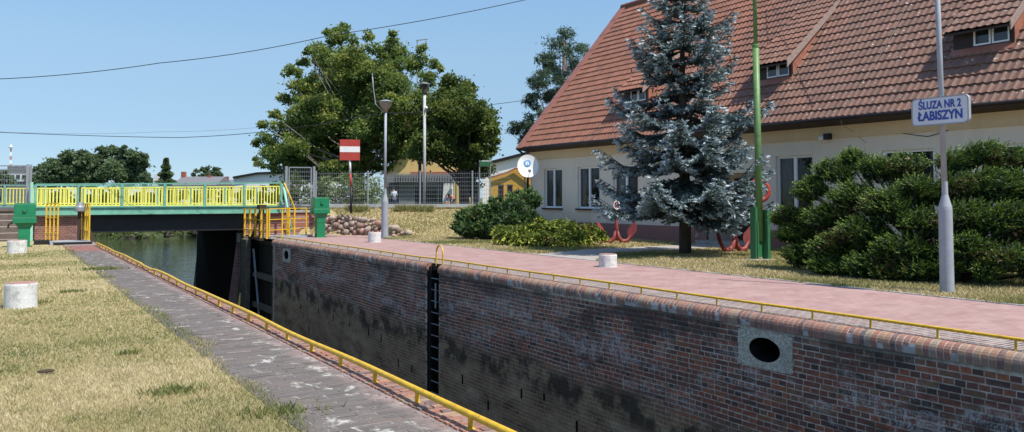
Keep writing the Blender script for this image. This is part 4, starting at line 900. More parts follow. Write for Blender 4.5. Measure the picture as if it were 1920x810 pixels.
mb = MB(); mb.tube([m0-np.array([0, 0, .5]), m1], .065, 10); mb.build('shaft', M['palecon'], lp2, smooth=True)
mb = MB(); mb.lathe(m1, [(.08, -.05), (.12, .0), (.11, .25), (.13, .4)], 10); mb.build('lantern', M['rust'], lp2); mb = MB(); mb.lathe(m1, [(.24, .42), (.24, .46), (.08, .52)], 16); mb.build('hood', M['galv'], lp2)
mb = MB(); mb.rock(atD(799, 202, 38.4), .08, (1, 1, 1)); mb.build('junction_box', M['white'], lp2)
# ---- red and white board
D_ = 35.9; t = thing('signal_board', 'square red board with white stripe on a red white and black pole', 'sign', atD(657, 400, D_))
cen = atD(656, 281, D_); hw = 18.6*D_/F_PX; hv = 19.5*D_/F_PX; cen = Vector(cen)
nf = Vector((-.35, -.93, 0)).normalized(); us = Vector((-nf.y, nf.x, 0)); us = us if us.dot(Vector(cR)) > 0 else -us
def plate(c, w2, z0, z1, th, mat, name, off=0):
    mb = MB(); vs = []
    for dz in (z0, z1):
        for (a, b) in ((-w2, 0), (w2, 0), (w2, th), (-w2, th)): v = c+us*a-nf*(b-off); vs.append((v.x, v.y, c.z+dz))
    mb.hexa(vs); return mb.build(name, mat, t)
plate(cen, hw, -hv, hv, .03, M['red'], 'board'); plate(cen, hw-.003, -.10, .15, .004, M['white'], 'stripe', .006)
p0, p1, p2, p3 = (atD(x, y, D_+.08) for x, y in ((656, 298), (657, 326), (658, 350), (658.5, 400)))
for a, b, m in ((p0, p1, 'white'), (p1, p2, 'red'), (p2, p3, 'black')): mb = MB(); mb.tube([a, b], .045, 10); mb.build('pole_section', M[m], t, smooth=True)
mb = MB(); mb.tube([atD(655, 385, D_), atD(656, 396, D_)], .03, 6); mb.build('stub', M['black'], t)
# ---- anchors
def anchor(loc, scale, label, rot):
    t = thing('anchor', label, 'anchor', loc, 'red painted ship anchors'); L = Vector([float(c) for c in loc]); Rz = Matrix.Rotation(rot, 3, 'Z')
    T_ = lambda v: L+Rz @ (Vector(v)*scale)
    mb = MB(); mb.tube([T_((0, 0, .1)), T_((0, 0, .55)), T_((0, 0, 1.55))], [.10*scale, .075*scale, .055*scale], 12); mb.tube([T_((-.10, 0, 1.5)), T_((.10, 0, 1.5))], .03*scale, 8); mb.build('shank', M['anchor'], t, smooth=True)
    for s in (-1, 1):
        mb = MB(); pts = [T_((s*.0, 0, .5)), T_((s*.08, 0, .2)), T_((s*.22, 0, .06)), T_((s*.42, 0, .10)), T_((s*.62, 0, .38)), T_((s*.72, 0, .62))]; mb.tube(pts, [x*scale for x in (.07, .085, .085, .07, .05, .02)], 10); mb.build('arm', M['anchor'], t, smooth=True)
        mb = MB(); pl = []
        for a in np.linspace(0, 2*math.pi, 16, endpoint=False): w_ = .13*math.sin(a)*(1.15 if math.cos(a) < .3 else .8); h_ = .30*math.cos(a); pl.append((w_, h_))
        ax = Vector((s*.38, 0, .92)).normalized(); cc = Vector((s*.60, 0, .50)); nn = ax.cross(Vector((0, 1, 0)))
        wd_ = (Vector((0, 1, 0))*.72+nn*.69*s).normalized(); n2 = ax.cross(wd_); f_ = [T_(tuple(cc+wd_*w_*1.2+ax*h_+n2*.02)) for w_, h_ in pl]; b_ = [T_(tuple(cc+wd_*w_*1.2+ax*h_-n2*.02)) for w_, h_ in pl]; n = 16
        mb.add(f_+b_, [tuple(range(n)), tuple(range(2*n-1, n-1, -1))]+[(i, (i+1) % n, n+(i+1) % n, n+i) for i in range(n)]); mb.build('fluke', M['anchor'], t)
    mb = MB(); mb.tube([T_((.11*math.cos(a), -.05, 1.40+.15*math.sin(a))) for a in np.linspace(0, 2*math.pi, 17)], .022*scale, 8, False); mb.build('ring', M['white'], t, smooth=True)
    for k in range(3): pass
aw = onZ(1156, 456, .02)
anchor(aw, .95, 'red anchor with white ring standing beside the golden juniper', -.45)
anchor(onZ(1378, 473, .02), .98, 'red anchor in the shade between the blue spruce and the green pole', -.05)
lb = thing('lifebuoy', 'orange red lifebuoy hung on the wall behind the green pole', 'lifebuoy', (XW-.12, 17.9, 1.5)); c = atD(1422, 358, 24.6); 
mb = MB(); mb.tube([Vector(c)+Vector((.35*math.cos(a)*-.53*0, 0, 0))+Vector(cR)*.30*math.cos(a)+Vector((0, 0, .30*math.sin(a))) for a in np.linspace(0, 2*math.pi, 25)], .07, 10, False); mb.build('ring', M['lifered'] if 'lifered' in M else paint('life_red', (.50,.05,.03), .5, .15), lb, smooth=True)
mb = MB(); mb.tube([Vector(c)+Vector((0, 0, -.3)), (c[0], c[1], 0)], .03, 8); mb.tube([Vector(c)+Vector((0, 0, -.3)), Vector(c)+Vector((0, 0, .35))], .025, 8); mb.build('stand', M['anchor'], lb)
# ---- fence on the slope
def fence(pts, z0f, hgt, label, posts=True, base=True, gap=2.5):
    A, B = Vector(pts[0]), Vector(pts[1]); L = (B-A).length; n = max(1, round(L/gap)); d = (B-A)/L
    t = thing('mesh_fence', label, 'fence', ((A+B)/2)[:2]+(z0f(0),) if False else ((A.x+B.x)/2, (A.y+B.y)/2, 1.0))
    for i in range(n+1):
        p = A+d*(L*i/n); mb = MB(); mb.box((p.x-.03, p.y-.03, 0.6), (p.x+.03, p.y+.03, p.z+hgt+.04)); mb.build('post', M['galv'], t)
    for i in range(n):
        a = A+d*(L*i/n)+d*.04; b = A+d*(L*(i+1)/n)-d*.04; mb = MB(); m = int((b-a).length/.10)
        for k in range(m+1): q = a.lerp(b, k/m); mb.bar((q.x, q.y, q.z+.20), (q.x, q.y, q.z+hgt), .005)
        z = .24
        while z < hgt: mb.bar((a.x, a.y, a.z+z), (b.x, b.y, b.z+z), .012); z += .19
        mb.build('wire_panel', M['galv'], t)
    if base:
        mb = MB(); nn = Vector((-d.y, d.x, 0)); vs = []
        for zz in (-.5, .17):
            for p, s in ((A, -1), (B, -1), (B, 1), (A, 1)): v = p+nn*.06*s; vs.append((v.x, v.y, p.z+zz))
        mb.hexa(vs); mb.build('base_strip', M['palecon'], t)
    return t
f0 = atD(592, 388, 38.3); f1 = atD(992, 388, 37.9)
fence([(f0[0], f0[1], 1.17), (20.5, 31.98, 1.17)], None, 1.66, 'grey wire mesh fence on a pale concrete strip above the dry slope')
gt = thing('wicket_gate', 'small grey mesh gate between two posts at the right end of the bridge', 'gate', atD(560, 388, 37.0)); ga = Vector(atD(536, 388, 37.0)); gb_ = Vector(atD(588, 388, 37.2))
for p, hh in ((ga, 1.83), (gb_, 1.83)): mb = MB(); mb.box((p.x-.05, p.y-.05, 1.05), (p.x+.05, p.y+.05, 1.2+hh)); mb.build('post', M['galv'], gt)
a = ga.lerp(gb_, .1); b = ga.lerp(gb_, .9); mb = MB(); mb.bar((a.x, a.y, 1.3), (a.x, a.y, 2.98), .05); mb.bar((b.x, b.y, 1.3), (b.x, b.y, 2.98), .05); mb.bar((a.x, a.y, 2.98), (b.x, b.y, 2.98), .05); mb.bar((a.x, a.y, 1.3), (b.x, b.y, 1.3), .05); mb.build('gate_frame', M['galv'], gt)
mb = MB()
for k in range(11): q = a.lerp(b, k/10); mb.bar((q.x, q.y, 1.3), (q.x, q.y, 2.96), .0065)
for z in np.arange(1.45, 2.9, .19): mb.bar((a.x, a.y, z), (b.x, b.y, z), .016)
mb.build('wire_panel', M['galv'], gt)
fl = thing('mesh_fence', 'grey mesh fence panel with tall posts at the left edge by the bridge', 'fence', (-1, 35.2, 0)); a = Vector(atD(-60, 388, 31.2)); b = Vector(atD(50, 388, 31.2))
for x_, hh in ((50, 3.0), (56, 3.05)): p = atD(x_, 388, 31.2+(x_-50)*.05); mb = MB(); mb.box((p[0]-.045, p[1]-.045, 0), (p[0]+.045, p[1]+.045, atD(x_, 308, 31.2)[2])); mb.build('post', M['galv'], fl)
mb = MB(); z1 = atD(20, 311, 31.2)[2]
for k in range(24): q = a.lerp(b, k/23); mb.bar((q.x, q.y, 1.2), (q.x, q.y, z1), .007)
for z in np.arange(1.3, z1, .2): mb.bar((a.x, a.y, z), (b.x, b.y, z), .014)
mb.bar((a.x, a.y, z1), (b.x, b.y, z1), .04); mb.build('wire_panel', M['galv'], fl)
# ---- overhead cables
def cable(pts, r, mat, label, sag=0.0, cat='cable'):
    P_ = [Vector([float(c) for c in p]) for p in pts]; out = []
    for a, b in zip(P_[:-1], P_[1:]):
        for i in range(14): f = i/14; v = a.lerp(b, f); v.z -= sag*4*f*(1-f); out.append(v)
    out.append(P_[-1]); mb = MB(); mb.tube(out, r, 6); return tag(mb.build('cable', M[mat], smooth=True), label, cat)
cable([atD(-60, 150, 30), atD(300, 118, 31), atD(620, 66, 32), atD(1060, -18, 33)], .014, 'cable', 'upper black overhead cable rising to the right across the sky', .12)
cable([atD(-60, 245, 34), atD(330, 258, 33.5), atD(505, 246, 33), atD(720, 211, 32.9)], .012, 'cable', 'lower black cable sagging from the left edge to the grey street lamp', .04)
cable([atD(722, 211, 32.9), atD(797, 208, 38.4), atD(1012, 184, 37.0)], .012, 'cable', 'cable running from the grey street lamp past the pale mast to the roof', .05)
cable([atD(-60, 240, 60), atD(60, 249, 60), atD(300, 247, 60), atD(505, 237, 60)], .010, 'cablegrey', 'faint thin cable above the lower one over the far trees', .1)
xx = XW-.02
cable([onX(*q, xx) for q in ((1560, 250), (1575, 252), (1650, 240), (1740, 256), (1830, 222), (1920, 228), (1990, 226))], .010, 'cable', 'black cable looping along the house wall behind the name board', .03)
cable([onX(*q, xx) for q in ((1000, 292), (1090, 284), (1140, 277), (1148, 300), (1148, 330))], .010, 'cablegrey', 'thin dark cable running under the eave above the left windows', .02)
xr_ = lambda x, y: (lambda p: p)(None)
def onRoof(x, y, off=.07):
    d = ray(x, y); kk = math.tan(SL); t_ = (ZE+off-EYE-kk*XE)/(d[2]-kk*d[0]); return cC+d*t_
cable([onRoof(1700, 10), onRoof(1665, 80), onRoof(1620, 150), onRoof(1590, 195), onRoof(1578, 208), onX(1577, 232, XE-.1), onX(1600, 248, xx), onX(1624, 268, xx)], .006, 'cablegrey', 'pale cable lying down the roof tiles to the wall', 0)
cable([onRoof(1445, 0, .3), onRoof(1480, 95, .8), onRoof(1500, 145), onRoof(1525, 200)], .009, 'cable', 'thin dark wire crossing the roof at the middle dormer', 0)
cable([onRoof(1170, 200), onRoof(1135, 232), onRoof(1105, 255), onX(1098, 268, XE-.12), onX(1098, 280, xx)], .007, 'cablegrey', 'pale wire down the tiles from the left dormer', 0)
wl = thing('wall_lamp', 'small dark floodlight fixed on the house wall above the fourth window', 'lamp', onX(1552, 258, XW-.1)); c = Vector(onX(1552, 256, XW-.14))
mb = MB(); mb.box(tuple(c-Vector((.08, .10, .09))), tuple(c+Vector((.06, .10, .09)))); mb.build('housing', M['black'], wl); mb = MB(); mb.tube([c+Vector((0, .10, -.02)), c+Vector((-.03, .26, -.04))], [.06, .09], 10); mb.build('lens', M['white'], wl); mb = MB(); mb.box((c.x, c.y-.03, c.z-.03), (XW, c.y+.03, c.z+.03)); mb.build('bracket', M['black'], wl)
# ================================================================ TREES AND SHRUBS
# blue spruce
def spruce(base, H, label):
    t = thing('spruce_tree', label, 'tree', base); B = np.array(base, float)
    mb = MB(); mb.tube([B+np.array([0, 0, -.1]), B+np.array([.03, .02, H*.3]), B+np.array([-.02, .03, H*.6]), B+np.array([.02, -.02, H])], [.185, .14, .08, .012], 10)
    Cs = []; Ds = []; Ls = []; Ws = []; Ts = []; br_ = []
    rp = lambda z: np.interp(z, [0.75, 1.1, 1.7, 2.6, 3.4, 4.2, 4.9, 5.6, 6.5, 7.3, 8.2, H], [1.6, 2.35, 2.75, 2.65, 2.45, 2.0, 1.7, 1.75, 1.15, .75, .4, .05])
    z = 1.45; lev = 0
    while z < H-.2:
        nb = 7 if z < 3.8 else 6; a0 = RS.rand()*6.28
        for i in range(nb):
            a = a0+2*math.pi*i/nb+RS.uniform(-.2, .2); R_ = rp(z)*RS.uniform(.55, 1.15)
            if z < 1.5: R_ *= RS.uniform(.6, 1.0)
            h = np.array([math.cos(a), math.sin(a), 0]); side = np.array([-h[1], h[0], 0]); z0 = z+RS.uniform(-.12, .12)
            rise = .28 if z > 5 else (.05 if z > 2.5 else -.10); droop = RS.uniform(.12, .3)
            def pt(f): return B+np.array([0, 0, z0])+h*R_*f+np.array([0, 0, R_*(rise*f-droop*math.sin(f*2.4)+.22*f*f*f)])
            br_.append([pt(f) for f in (0, .35, .7, 1)]); nseg = max(5, int(R_/.10))
            for s in range(nseg):
                f = .10+.90*(s+RS.rand()*.5)/nseg; p = pt(min(f, 1)); Ls_ = (.62*R_*(1-f)**.75*.72+.12)*RS.uniform(.6, 1.15)
                Ls_ = min(Ls_, .8)
                for sd in (-1, 1):
                    dv = h*RS.uniform(.55, .85)+side*sd*RS.uniform(.55, .9)+np.array([0, 0, RS.uniform(-.20, .03)]); dv /= np.linalg.norm(dv)
                    m = max(1, int(Ls_/.085)); tone0 = RS.normal()*.06
                    for q in range(m+1):
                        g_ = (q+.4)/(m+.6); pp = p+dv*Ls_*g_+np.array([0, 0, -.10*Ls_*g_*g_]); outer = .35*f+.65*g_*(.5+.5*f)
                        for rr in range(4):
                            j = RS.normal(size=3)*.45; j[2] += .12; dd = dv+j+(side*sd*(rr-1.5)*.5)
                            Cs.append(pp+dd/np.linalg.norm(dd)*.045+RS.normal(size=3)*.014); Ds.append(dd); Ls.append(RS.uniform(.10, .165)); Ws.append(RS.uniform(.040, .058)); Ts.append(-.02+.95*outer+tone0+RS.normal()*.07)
        z += RS.uniform(.34, .46); lev += 1
    for b in br_: mb.tube(b, [.035, .026, .016, .006], 5, False)
    mb.build('trunk', M['bark'], t, smooth=True)
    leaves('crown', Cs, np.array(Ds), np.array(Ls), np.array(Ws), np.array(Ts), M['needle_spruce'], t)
    # hanging cones near the upper third
    c0 = None
    for _ in range(36):
        z_ = RS.uniform(4.2, 7.2); a = RS.rand()*6.28; r_ = rp(z_)*RS.uniform(.55, .9); p = B+np.array([r_*math.cos(a), r_*math.sin(a), z_-.1])
        if c0 is None: mb = MB(); mb.tube([p, p-np.array([0, 0, .03]), p-np.array([0, 0, .09]), p-np.array([0, 0, .13])], [.006, .020, .022, .006], 6); c0 = mb.build('cone', M['cone_brown'], t); q0 = p
        else: c = c0.copy(); COL.objects.link(c); c.location = tuple(p-q0)
spruce((16.5, 17.35, 0), 8.9, 'tall blue spruce with silvery needles standing before the house')
# pine behind the roof
pl = lobes_px([(1062, 62, 14), (1052, 88, 22), (1075, 100, 20), (1040, 120, 26), (1078, 128, 18), (1025, 150, 26), (1062, 152, 26), (1010, 190, 24), (1045, 185, 28), (1080, 170, 20), (1015, 225, 28), (1045, 235, 30), (985, 245, 24), (963, 240, 14), (1000, 262, 26), (1018, 112, 14), (1000, 155, 12), (1092, 92, 12)], 52, 1.6)
tree('pine_tree', 'tall dark pine rising behind the far gable of the house', M['needle_pine'], M['pinebark'], tuple(atD(1050, 420, 52)*np.array([1, 1, 0])+np.array([0, 0, .5])), atD(1058, 75, 52), pl, .22, per=12, leaf_n=210, leaf=.24, aspect=.22, cr=.42, tint=(.1, .6), nl=30)
# big ash and darker maple behind the fence
al = lobes_px([(640, 75, 26), (605, 100, 20), (625, 118, 40), (690, 105, 34), (735, 85, 16), (745, 120, 34), (780, 115, 18), (595, 165, 36), (650, 165, 50), (705, 165, 52), (760, 175, 44), (800, 150, 22), (812, 120, 10), (560, 170, 20), (570, 200, 24), (600, 220, 46), (660, 230, 56), (720, 235, 56), (775, 235, 44), (545, 240, 28), (535, 275, 34), (580, 285, 44), (640, 285, 50), (700, 285, 46), (505, 265, 20), (500, 300, 22), (545, 318, 26), (600, 320, 30), (755, 275, 30), (625, 190, 50), (680, 200, 50), (730, 210, 44), (600, 250, 50), (670, 260, 50), (660, 130, 40), (710, 140, 36), (575, 245, 30), (520, 290, 26), (570, 320, 26), (640, 320, 30), (480, 268, 7), (575, 95, 8), (550, 135, 14), (690, 68, 10), (645, 50, 8), (735, 62, 7), (790, 90, 9), (568, 118, 9), (615, 60, 7), (520, 215, 12), (490, 235, 8), (825, 128, 6), (535, 185, 11)], 52, 4.0)
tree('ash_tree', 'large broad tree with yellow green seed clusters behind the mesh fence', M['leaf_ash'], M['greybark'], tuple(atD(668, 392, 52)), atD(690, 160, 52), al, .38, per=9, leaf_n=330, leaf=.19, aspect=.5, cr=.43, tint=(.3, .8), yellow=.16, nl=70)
ml = lobes_px([(850, 170, 24), (845, 150, 12), (875, 165, 14), (870, 205, 36), (895, 200, 20), (905, 225, 24), (830, 215, 36), (860, 250, 44), (905, 255, 28), (922, 245, 10), (815, 270, 38), (845, 220, 40), (835, 180, 22), (865, 180, 22), (890, 240, 34), (800, 240, 30), (835, 250, 40), (880, 285, 32), (840, 290, 28), (915, 280, 16), (790, 285, 22), (925, 262, 9), (870, 320, 20), (905, 322, 15), (885, 352, 14)], 47, 2.6)
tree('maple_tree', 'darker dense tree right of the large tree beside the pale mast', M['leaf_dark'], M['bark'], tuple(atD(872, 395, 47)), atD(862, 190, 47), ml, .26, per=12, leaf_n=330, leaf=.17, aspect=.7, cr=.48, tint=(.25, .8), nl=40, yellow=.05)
mb = MB(); mb.tube([atD(668, 380, 49), atD(662, 310, 49), atD(650, 270, 50)], [.3, .24, .2], 8)
hl = lobes_px([(622, 352, 24), (650, 348, 26), (690, 352, 24), (708, 365, 18), (600, 355, 14), (600, 375, 18), (640, 375, 22), (680, 375, 22)], 43, .8)
tree('bush', 'pale green rambling bush growing against the mesh fence', M['leaf_bush'], M['bark'], tuple(atD(660, 388, 43)), atD(660, 340, 43), hl, .06, per=16, leaf_n=150, leaf=.15, aspect=.4, cr=.4, tint=(.2, .8), nl=12, cat='bush')
hl = lobes_px([(560, 350, 26), (530, 360, 22), (545, 378, 22), (590, 372, 20)], 45, .8)
tree('bush', 'dark green bush behind the small grey mesh gate', M['leaf_dark'], M['bark'], tuple(atD(560, 392, 45)), atD(560, 345, 45), hl, .06, per=16, leaf_n=120, leaf=.16, aspect=.5, cr=.4, tint=(.15, .6), nl=10, cat='bush')
# left distant clump
def far(lst, D, name, label, base, top, mat='leaf_far', leaf=.75, per=6, **kw):
    tree(name, label, M[mat], M['bark'], tuple(atD(base[0], base[1], D)), atD(top[0], top[1], D), lobes_px(lst, D, D*.03), kw.pop('r0', .35), per=per, leaf_n=kw.pop('leaf_n', 90), leaf=leaf*.8, aspect=.6, cr=.4, nl=kw.pop('nl', 14), **kw)
far([(110, 312, 22), (125, 295, 16), (145, 300, 20), (100, 330, 22), (135, 325, 24)], 150, 'poplar_tree', 'rounded tree at the left of the distant clump beyond the canal', (120, 378), (122, 300), leaf=.8)
far([(165, 305, 22), (180, 325, 24), (160, 330, 24), (185, 300, 14), (195, 312, 18)], 155, 'poplar_tree', 'middle tree of the distant clump beyond the canal', (175, 378), (175, 305), leaf=.8)
far([(200, 280, 12), (215, 295, 22), (232, 282, 12), (240, 305, 24), (262, 290, 11), (262, 312, 16), (215, 322, 24), (248, 330, 24), (268, 298, 8)], 148, 'poplar_tree', 'tallest feathery tree at the right of the distant clump', (235, 378), (232, 290), leaf=.7, per=5)
far([(75, 322, 12), (70, 335, 14), (60, 338, 10)], 160, 'bush', 'low pale tree left of the distant clump', (70, 378), (72, 325), cat='bush')
far([(8, 328, 10), (2, 335, 12), (20, 340, 8)], 120, 'bush', 'small tree at the left edge in front of the grey apartment block', (5, 378), (8, 325), cat='bush')
far([(268, 332, 8), (280, 338, 8)], 120, 'bush', 'small bush between the distant clump and the white chimney', (272, 378), (272, 330), cat='bush', leaf=.5)
far([(372, 326, 10), (385, 320, 9), (400, 324, 12), (412, 330, 9), (390, 334, 12)], 170, 'apple_tree', 'small round distant tree behind the grey roof', (392, 378), (392, 322), leaf=.8)
far([(220, 445, 10), (260, 436, 10), (290, 440, 12)], 118, 'bush', 'low bush on the far canal bank', (260, 444), (260, 436), 'leaf_bush', leaf=.35, cat='bush', leaf_n=60)
far([(300, 428, 15), (318, 430, 13), (332, 436, 10), (310, 414, 10)], 114, 'willow_bush', 'rounded green willow bush standing at the canal edge under the bridge', (312, 445), (312, 425), 'leaf_bush', leaf=.35, cat='bush', leaf_n=80)
far([(345, 425, 12), (360, 420, 14), (375, 430, 12), (390, 425, 14)], 120, 'bush', 'bushes on the canal bank beside the dark abutment', (365, 440), (365, 425), 'leaf_bush', leaf=.4, cat='bush', leaf_n=70)
for i, (lst, D, lb_) in enumerate((([(75, 370, 16), (95, 372, 16), (118, 368, 18), (140, 370, 16), (160, 372, 14)], 90, 'low hedge seen through the left bridge railing'), ([(180, 366, 18), (200, 372, 16), (222, 366, 18), (246, 370, 16), (268, 370, 16)], 100, 'green hedge seen through the middle bridge railing'), ([(290, 370, 16), (312, 368, 16), (335, 372, 16), (358, 370, 16)], 100, 'hedge in front of the grey roofed house'), ([(380, 372, 16), (403, 368, 18), (427, 372, 16), (450, 368, 18), (475, 368, 18), (500, 364, 18), (518, 360, 18)], 80, 'hedge behind the right end of the bridge railing'))):
    far(lst, D, 'hedge', lb_, (lst[1][0], 385), (lst[1][0], 372), 'leaf_dark', leaf=.4, cat='hedge', leaf_n=150, r0=.08)
# small conifer by the white chimney
def small_conifer(D, xc, yt, yb_, wpx, label):
    b = atD(xc, yb_, D); tp = atD(xc, yt, D); t = thing('fir_tree', label, 'tree', b); H = tp[2]-b[2]; C = []; Dd = []
    for _ in range(2600):
        f = RS.rand()**.8; a = RS.rand()*6.28; R_ = wpx*D/F_PX*(1-f)*(.75+.25*math.sin(f*40)); r_ = R_*RS.uniform(.3, 1.05); C.append([b[0]+r_*math.cos(a), b[1]+r_*math.sin(a), b[2]+H*f]); Dd.append([math.cos(a), math.sin(a), RS.uniform(-.4, .3)])
    leaves('crown', np.array(C), np.array(Dd), .8*D/120, .35*D/120, RS.uniform(0, .7, 2600), M['leaf_far'], t); mb = MB(); mb.tube([b-np.array([0, 0, .5]), tp], [.2, .02], 6); mb.build('trunk', M['bark'], t)
small_conifer(110, 310, 297, 385, 34, 'small pointed fir beside the white chimney stack')
# junipers
def juniper(name, label, mat, base, lobes, n=230, fl=.30, flat=.62, droop=.0, lw=(.085, .03), tone=0.0):
    ex = []
    for c, r in lobes:
        for _ in range(2): u = unit(1)[0]; u[2] = u[2]*.6; ex.append((np.array(c)+u*r*.75, r*RS.uniform(.35, .7)))
    lobes = list(lobes)+[e for e in ex if e[0][2] > .15]; n = n*.72
    t = thing(name, label, 'shrub', base); Cs = []; Ds = []; Ls = []; Ws = []; Ts = []
    cen = np.mean([c for c, r in lobes], axis=0); mb = MB()
    for c, r in lobes:
        c = np.array(c, float); out = c-cen; out[2] = 0; out = out/max(np.linalg.norm(out), .3)
        mb.tube([np.array([base[0], base[1], base[2]])+RS.normal(size=3)*np.array([.1, .1, 0]), (c+np.array(base))/2+np.array([0, 0, -.1]), c], [.05, .035, .015], 5, False)
        for _ in range(int(n*r*r/.25)+20):
            u = unit(1)[0]; u[2] = abs(u[2])*.9-.18 if RS.rand() < .8 else u[2]; u /= np.linalg.norm(u)
            tip = c+u*r*np.array([1, 1, flat])*RS.uniform(.62, 1.08)
            d = u*np.array([1, 1, .4])+out*.55+np.array([0, 0, .42-droop])+RS.normal(size=3)*.22; d /= np.linalg.norm(d)
            L_ = fl*RS.uniform(.6, 1.25); m = 7; sd = np.cross(d, np.array([0, 0, 1.])); sd /= max(np.linalg.norm(sd), .1); tn = RS.normal()*.12+tone
            for q in range(m):
                f = (q+.5)/m
                for s in (-1, 1):
                    dd = d*.8+sd*s*.55*(1.1-f)+RS.normal(size=3)*.22+np.array([0, 0, -droop*f]); p = tip+d*L_*(f-.75)+np.array([0, 0, -droop*L_*f*f*.8])
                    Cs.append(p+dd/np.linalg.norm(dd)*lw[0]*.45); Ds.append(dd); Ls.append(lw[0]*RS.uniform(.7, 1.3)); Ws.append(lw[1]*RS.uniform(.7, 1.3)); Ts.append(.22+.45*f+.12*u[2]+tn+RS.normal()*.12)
    for c, r in lobes:
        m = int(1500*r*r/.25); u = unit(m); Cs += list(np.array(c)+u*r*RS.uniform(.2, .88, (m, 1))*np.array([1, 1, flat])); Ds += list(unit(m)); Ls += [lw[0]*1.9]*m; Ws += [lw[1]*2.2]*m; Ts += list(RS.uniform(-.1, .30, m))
    mb.build('branches', M['bark'], t); leaves('foliage', Cs, np.array(Ds), np.array(Ls), np.array(Ws), np.array(Ts), M[mat], t)
    q = RS.rand(len(Cs)); br0 = np.array(Cs); pick = (vnoise(br0+br0[:, 2:3]*1.7, 3.1, 21) > .36) & (q < .35); leaves('dry_sprays', br0[pick]+RS.normal(size=(pick.sum(), 3))*.02, np.array(Ds)[pick], np.array(Ls)[pick], np.array(Ws)[pick], RS.rand(int(pick.sum())), M['dry_needle'], t); return t
JB = lambda lst, sp=0: [(atD(x, y, D), r*D/F_PX) for x, y, D, r in lst]
big = [(1480, 405, 18.6, 30), (1515, 360, 18.2, 30), (1560, 320, 18.0, 34), (1600, 300, 18.0, 28), (1500, 440, 18.4, 36), (1545, 410, 17.8, 40), (1600, 370, 17.4, 44), (1650, 320, 17.4, 38), (1700, 310, 17.2, 36), (1500, 480, 18.0, 34), (1560, 470, 17.2, 44), (1620, 440, 16.8, 48), (1660, 390, 16.6, 48), (1720, 360, 16.6, 44), (1560, 505, 16.9, 34), (1625, 500, 16.2, 40), (1690, 470, 15.9, 46), (1735, 420, 16.0, 44), (1660, 515, 15.9, 30), (1720, 510, 15.6, 32),
       (1790, 305, 16.6, 36), (1840, 290, 16.4, 34), (1890, 300, 16.4, 38), (1800, 350, 16.2, 44), (1860, 350, 15.8, 48), (1920, 350, 15.8, 48), (1810, 410, 15.6, 46), (1880, 420, 15.2, 50), (1940, 420, 15.2, 50), (1820, 470, 15.1, 40), (1880, 485, 14.8, 44), (1950, 490, 14.8, 50), (1850, 510, 14.7, 26), (1780, 500, 15.2, 26), (1960, 300, 16.4, 45), (2010, 360, 16, 60), (2030, 450, 15.4, 60), (1470, 412, 18.8, 18), (1530, 340, 18.4, 16)]
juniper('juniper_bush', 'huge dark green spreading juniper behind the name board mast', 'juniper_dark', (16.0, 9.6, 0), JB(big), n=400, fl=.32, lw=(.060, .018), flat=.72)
mb = MB()
jd = [(868, 425, 32, 20), (890, 410, 32.5, 26), (880, 432, 31.5, 20), (925, 400, 33, 28), (960, 390, 33.5, 26), (915, 430, 31.5, 24), (950, 420, 31.5, 28), (985, 410, 32.5, 24), (985, 378, 34.5, 22), (990, 365, 35.5, 14), (970, 372, 35, 16), (900, 395, 34, 16), (1000, 428, 32, 18), (935, 380, 35, 14)]
juniper('juniper_bush', 'dark green juniper at the left corner of the house', 'juniper_mid', tuple(atD(930, 440, 32)*np.array([1, 1, 0])), JB(jd), n=75, fl=.45, lw=(.15, .05), flat=.7)
jg = [(945, 442, 27.6, 18), (970, 435, 28, 20), (1000, 430, 28.4, 22), (1035, 428, 28.6, 22), (1070, 432, 28.2, 22), (1105, 432, 28, 20), (1125, 440, 27.6, 12), (985, 446, 27, 18), (1020, 446, 27, 20), (1055, 446, 27, 20), (1090, 446, 27, 16), (940, 430, 29, 12), (1010, 418, 29.5, 12), (1050, 420, 29.5, 12)]
juniper('golden_juniper', 'low yellow green creeping juniper in front of the left house windows', 'juniper_gold', tuple(atD(1030, 455, 27.6)*np.array([1, 1, 0])), JB(jg), n=95, fl=.42, lw=(.14, .045), droop=.5, flat=.6)
# ---- grass blades and weeds
def blades(name, label, n, fx, hrange, tonef, mat='blade', wd=.006, cat='grass'):
    P_ = fx(n); n = len(P_); h = RS.uniform(*hrange, n)*np.clip(1, .5, 2); a = RS.rand(n)*6.28; ln = RS.normal(size=(n, 2))*.55
    dist = np.hypot(P_[:, 0], P_[:, 1]); w_ = wd*np.clip(dist/6, .8, 4)
    sx, sy = np.cos(a)*w_/2, np.sin(a)*w_/2; z = np.zeros(n)
    V = np.stack([P_-np.stack([sx, sy, z], -1), P_+np.stack([sx, sy, z], -1), P_+np.stack([ln[:, 0]*h, ln[:, 1]*h, h], -1)], 1).reshape(-1, 3)
    o = finish(name, V, np.arange(3*n).reshape(-1, 3), M[mat], origin=(0, 0, 0), tint=np.clip(tonef(P_), 0, 1)); return tag(o, label, cat, kind='stuff')
def edge_wobble(y): return .05*np.sin(y*2.1)+.035*np.sin(y*5.3+1)+.06*np.sin(y*.7)
def leftpos(n):
    d = np.exp(RS.uniform(math.log(2.6), math.log(34), n)); lat = RS.uniform(-.66, .12, n)*d
    P_ = np.stack([cF[0]*d+cR[0]*lat, cF[1]*d+cR[1]*lat, d*0-.004], -1)
    ok = (P_[:, 0] < 1.93+edge_wobble(P_[:, 1])+RS.normal(size=n)*.035) & (P_[:, 1] > .5) & (P_[:, 1] < 31.8); ok &= np.hypot(P_[:, 0]-.3, P_[:, 1]-14.25) > .24
    return P_[ok]
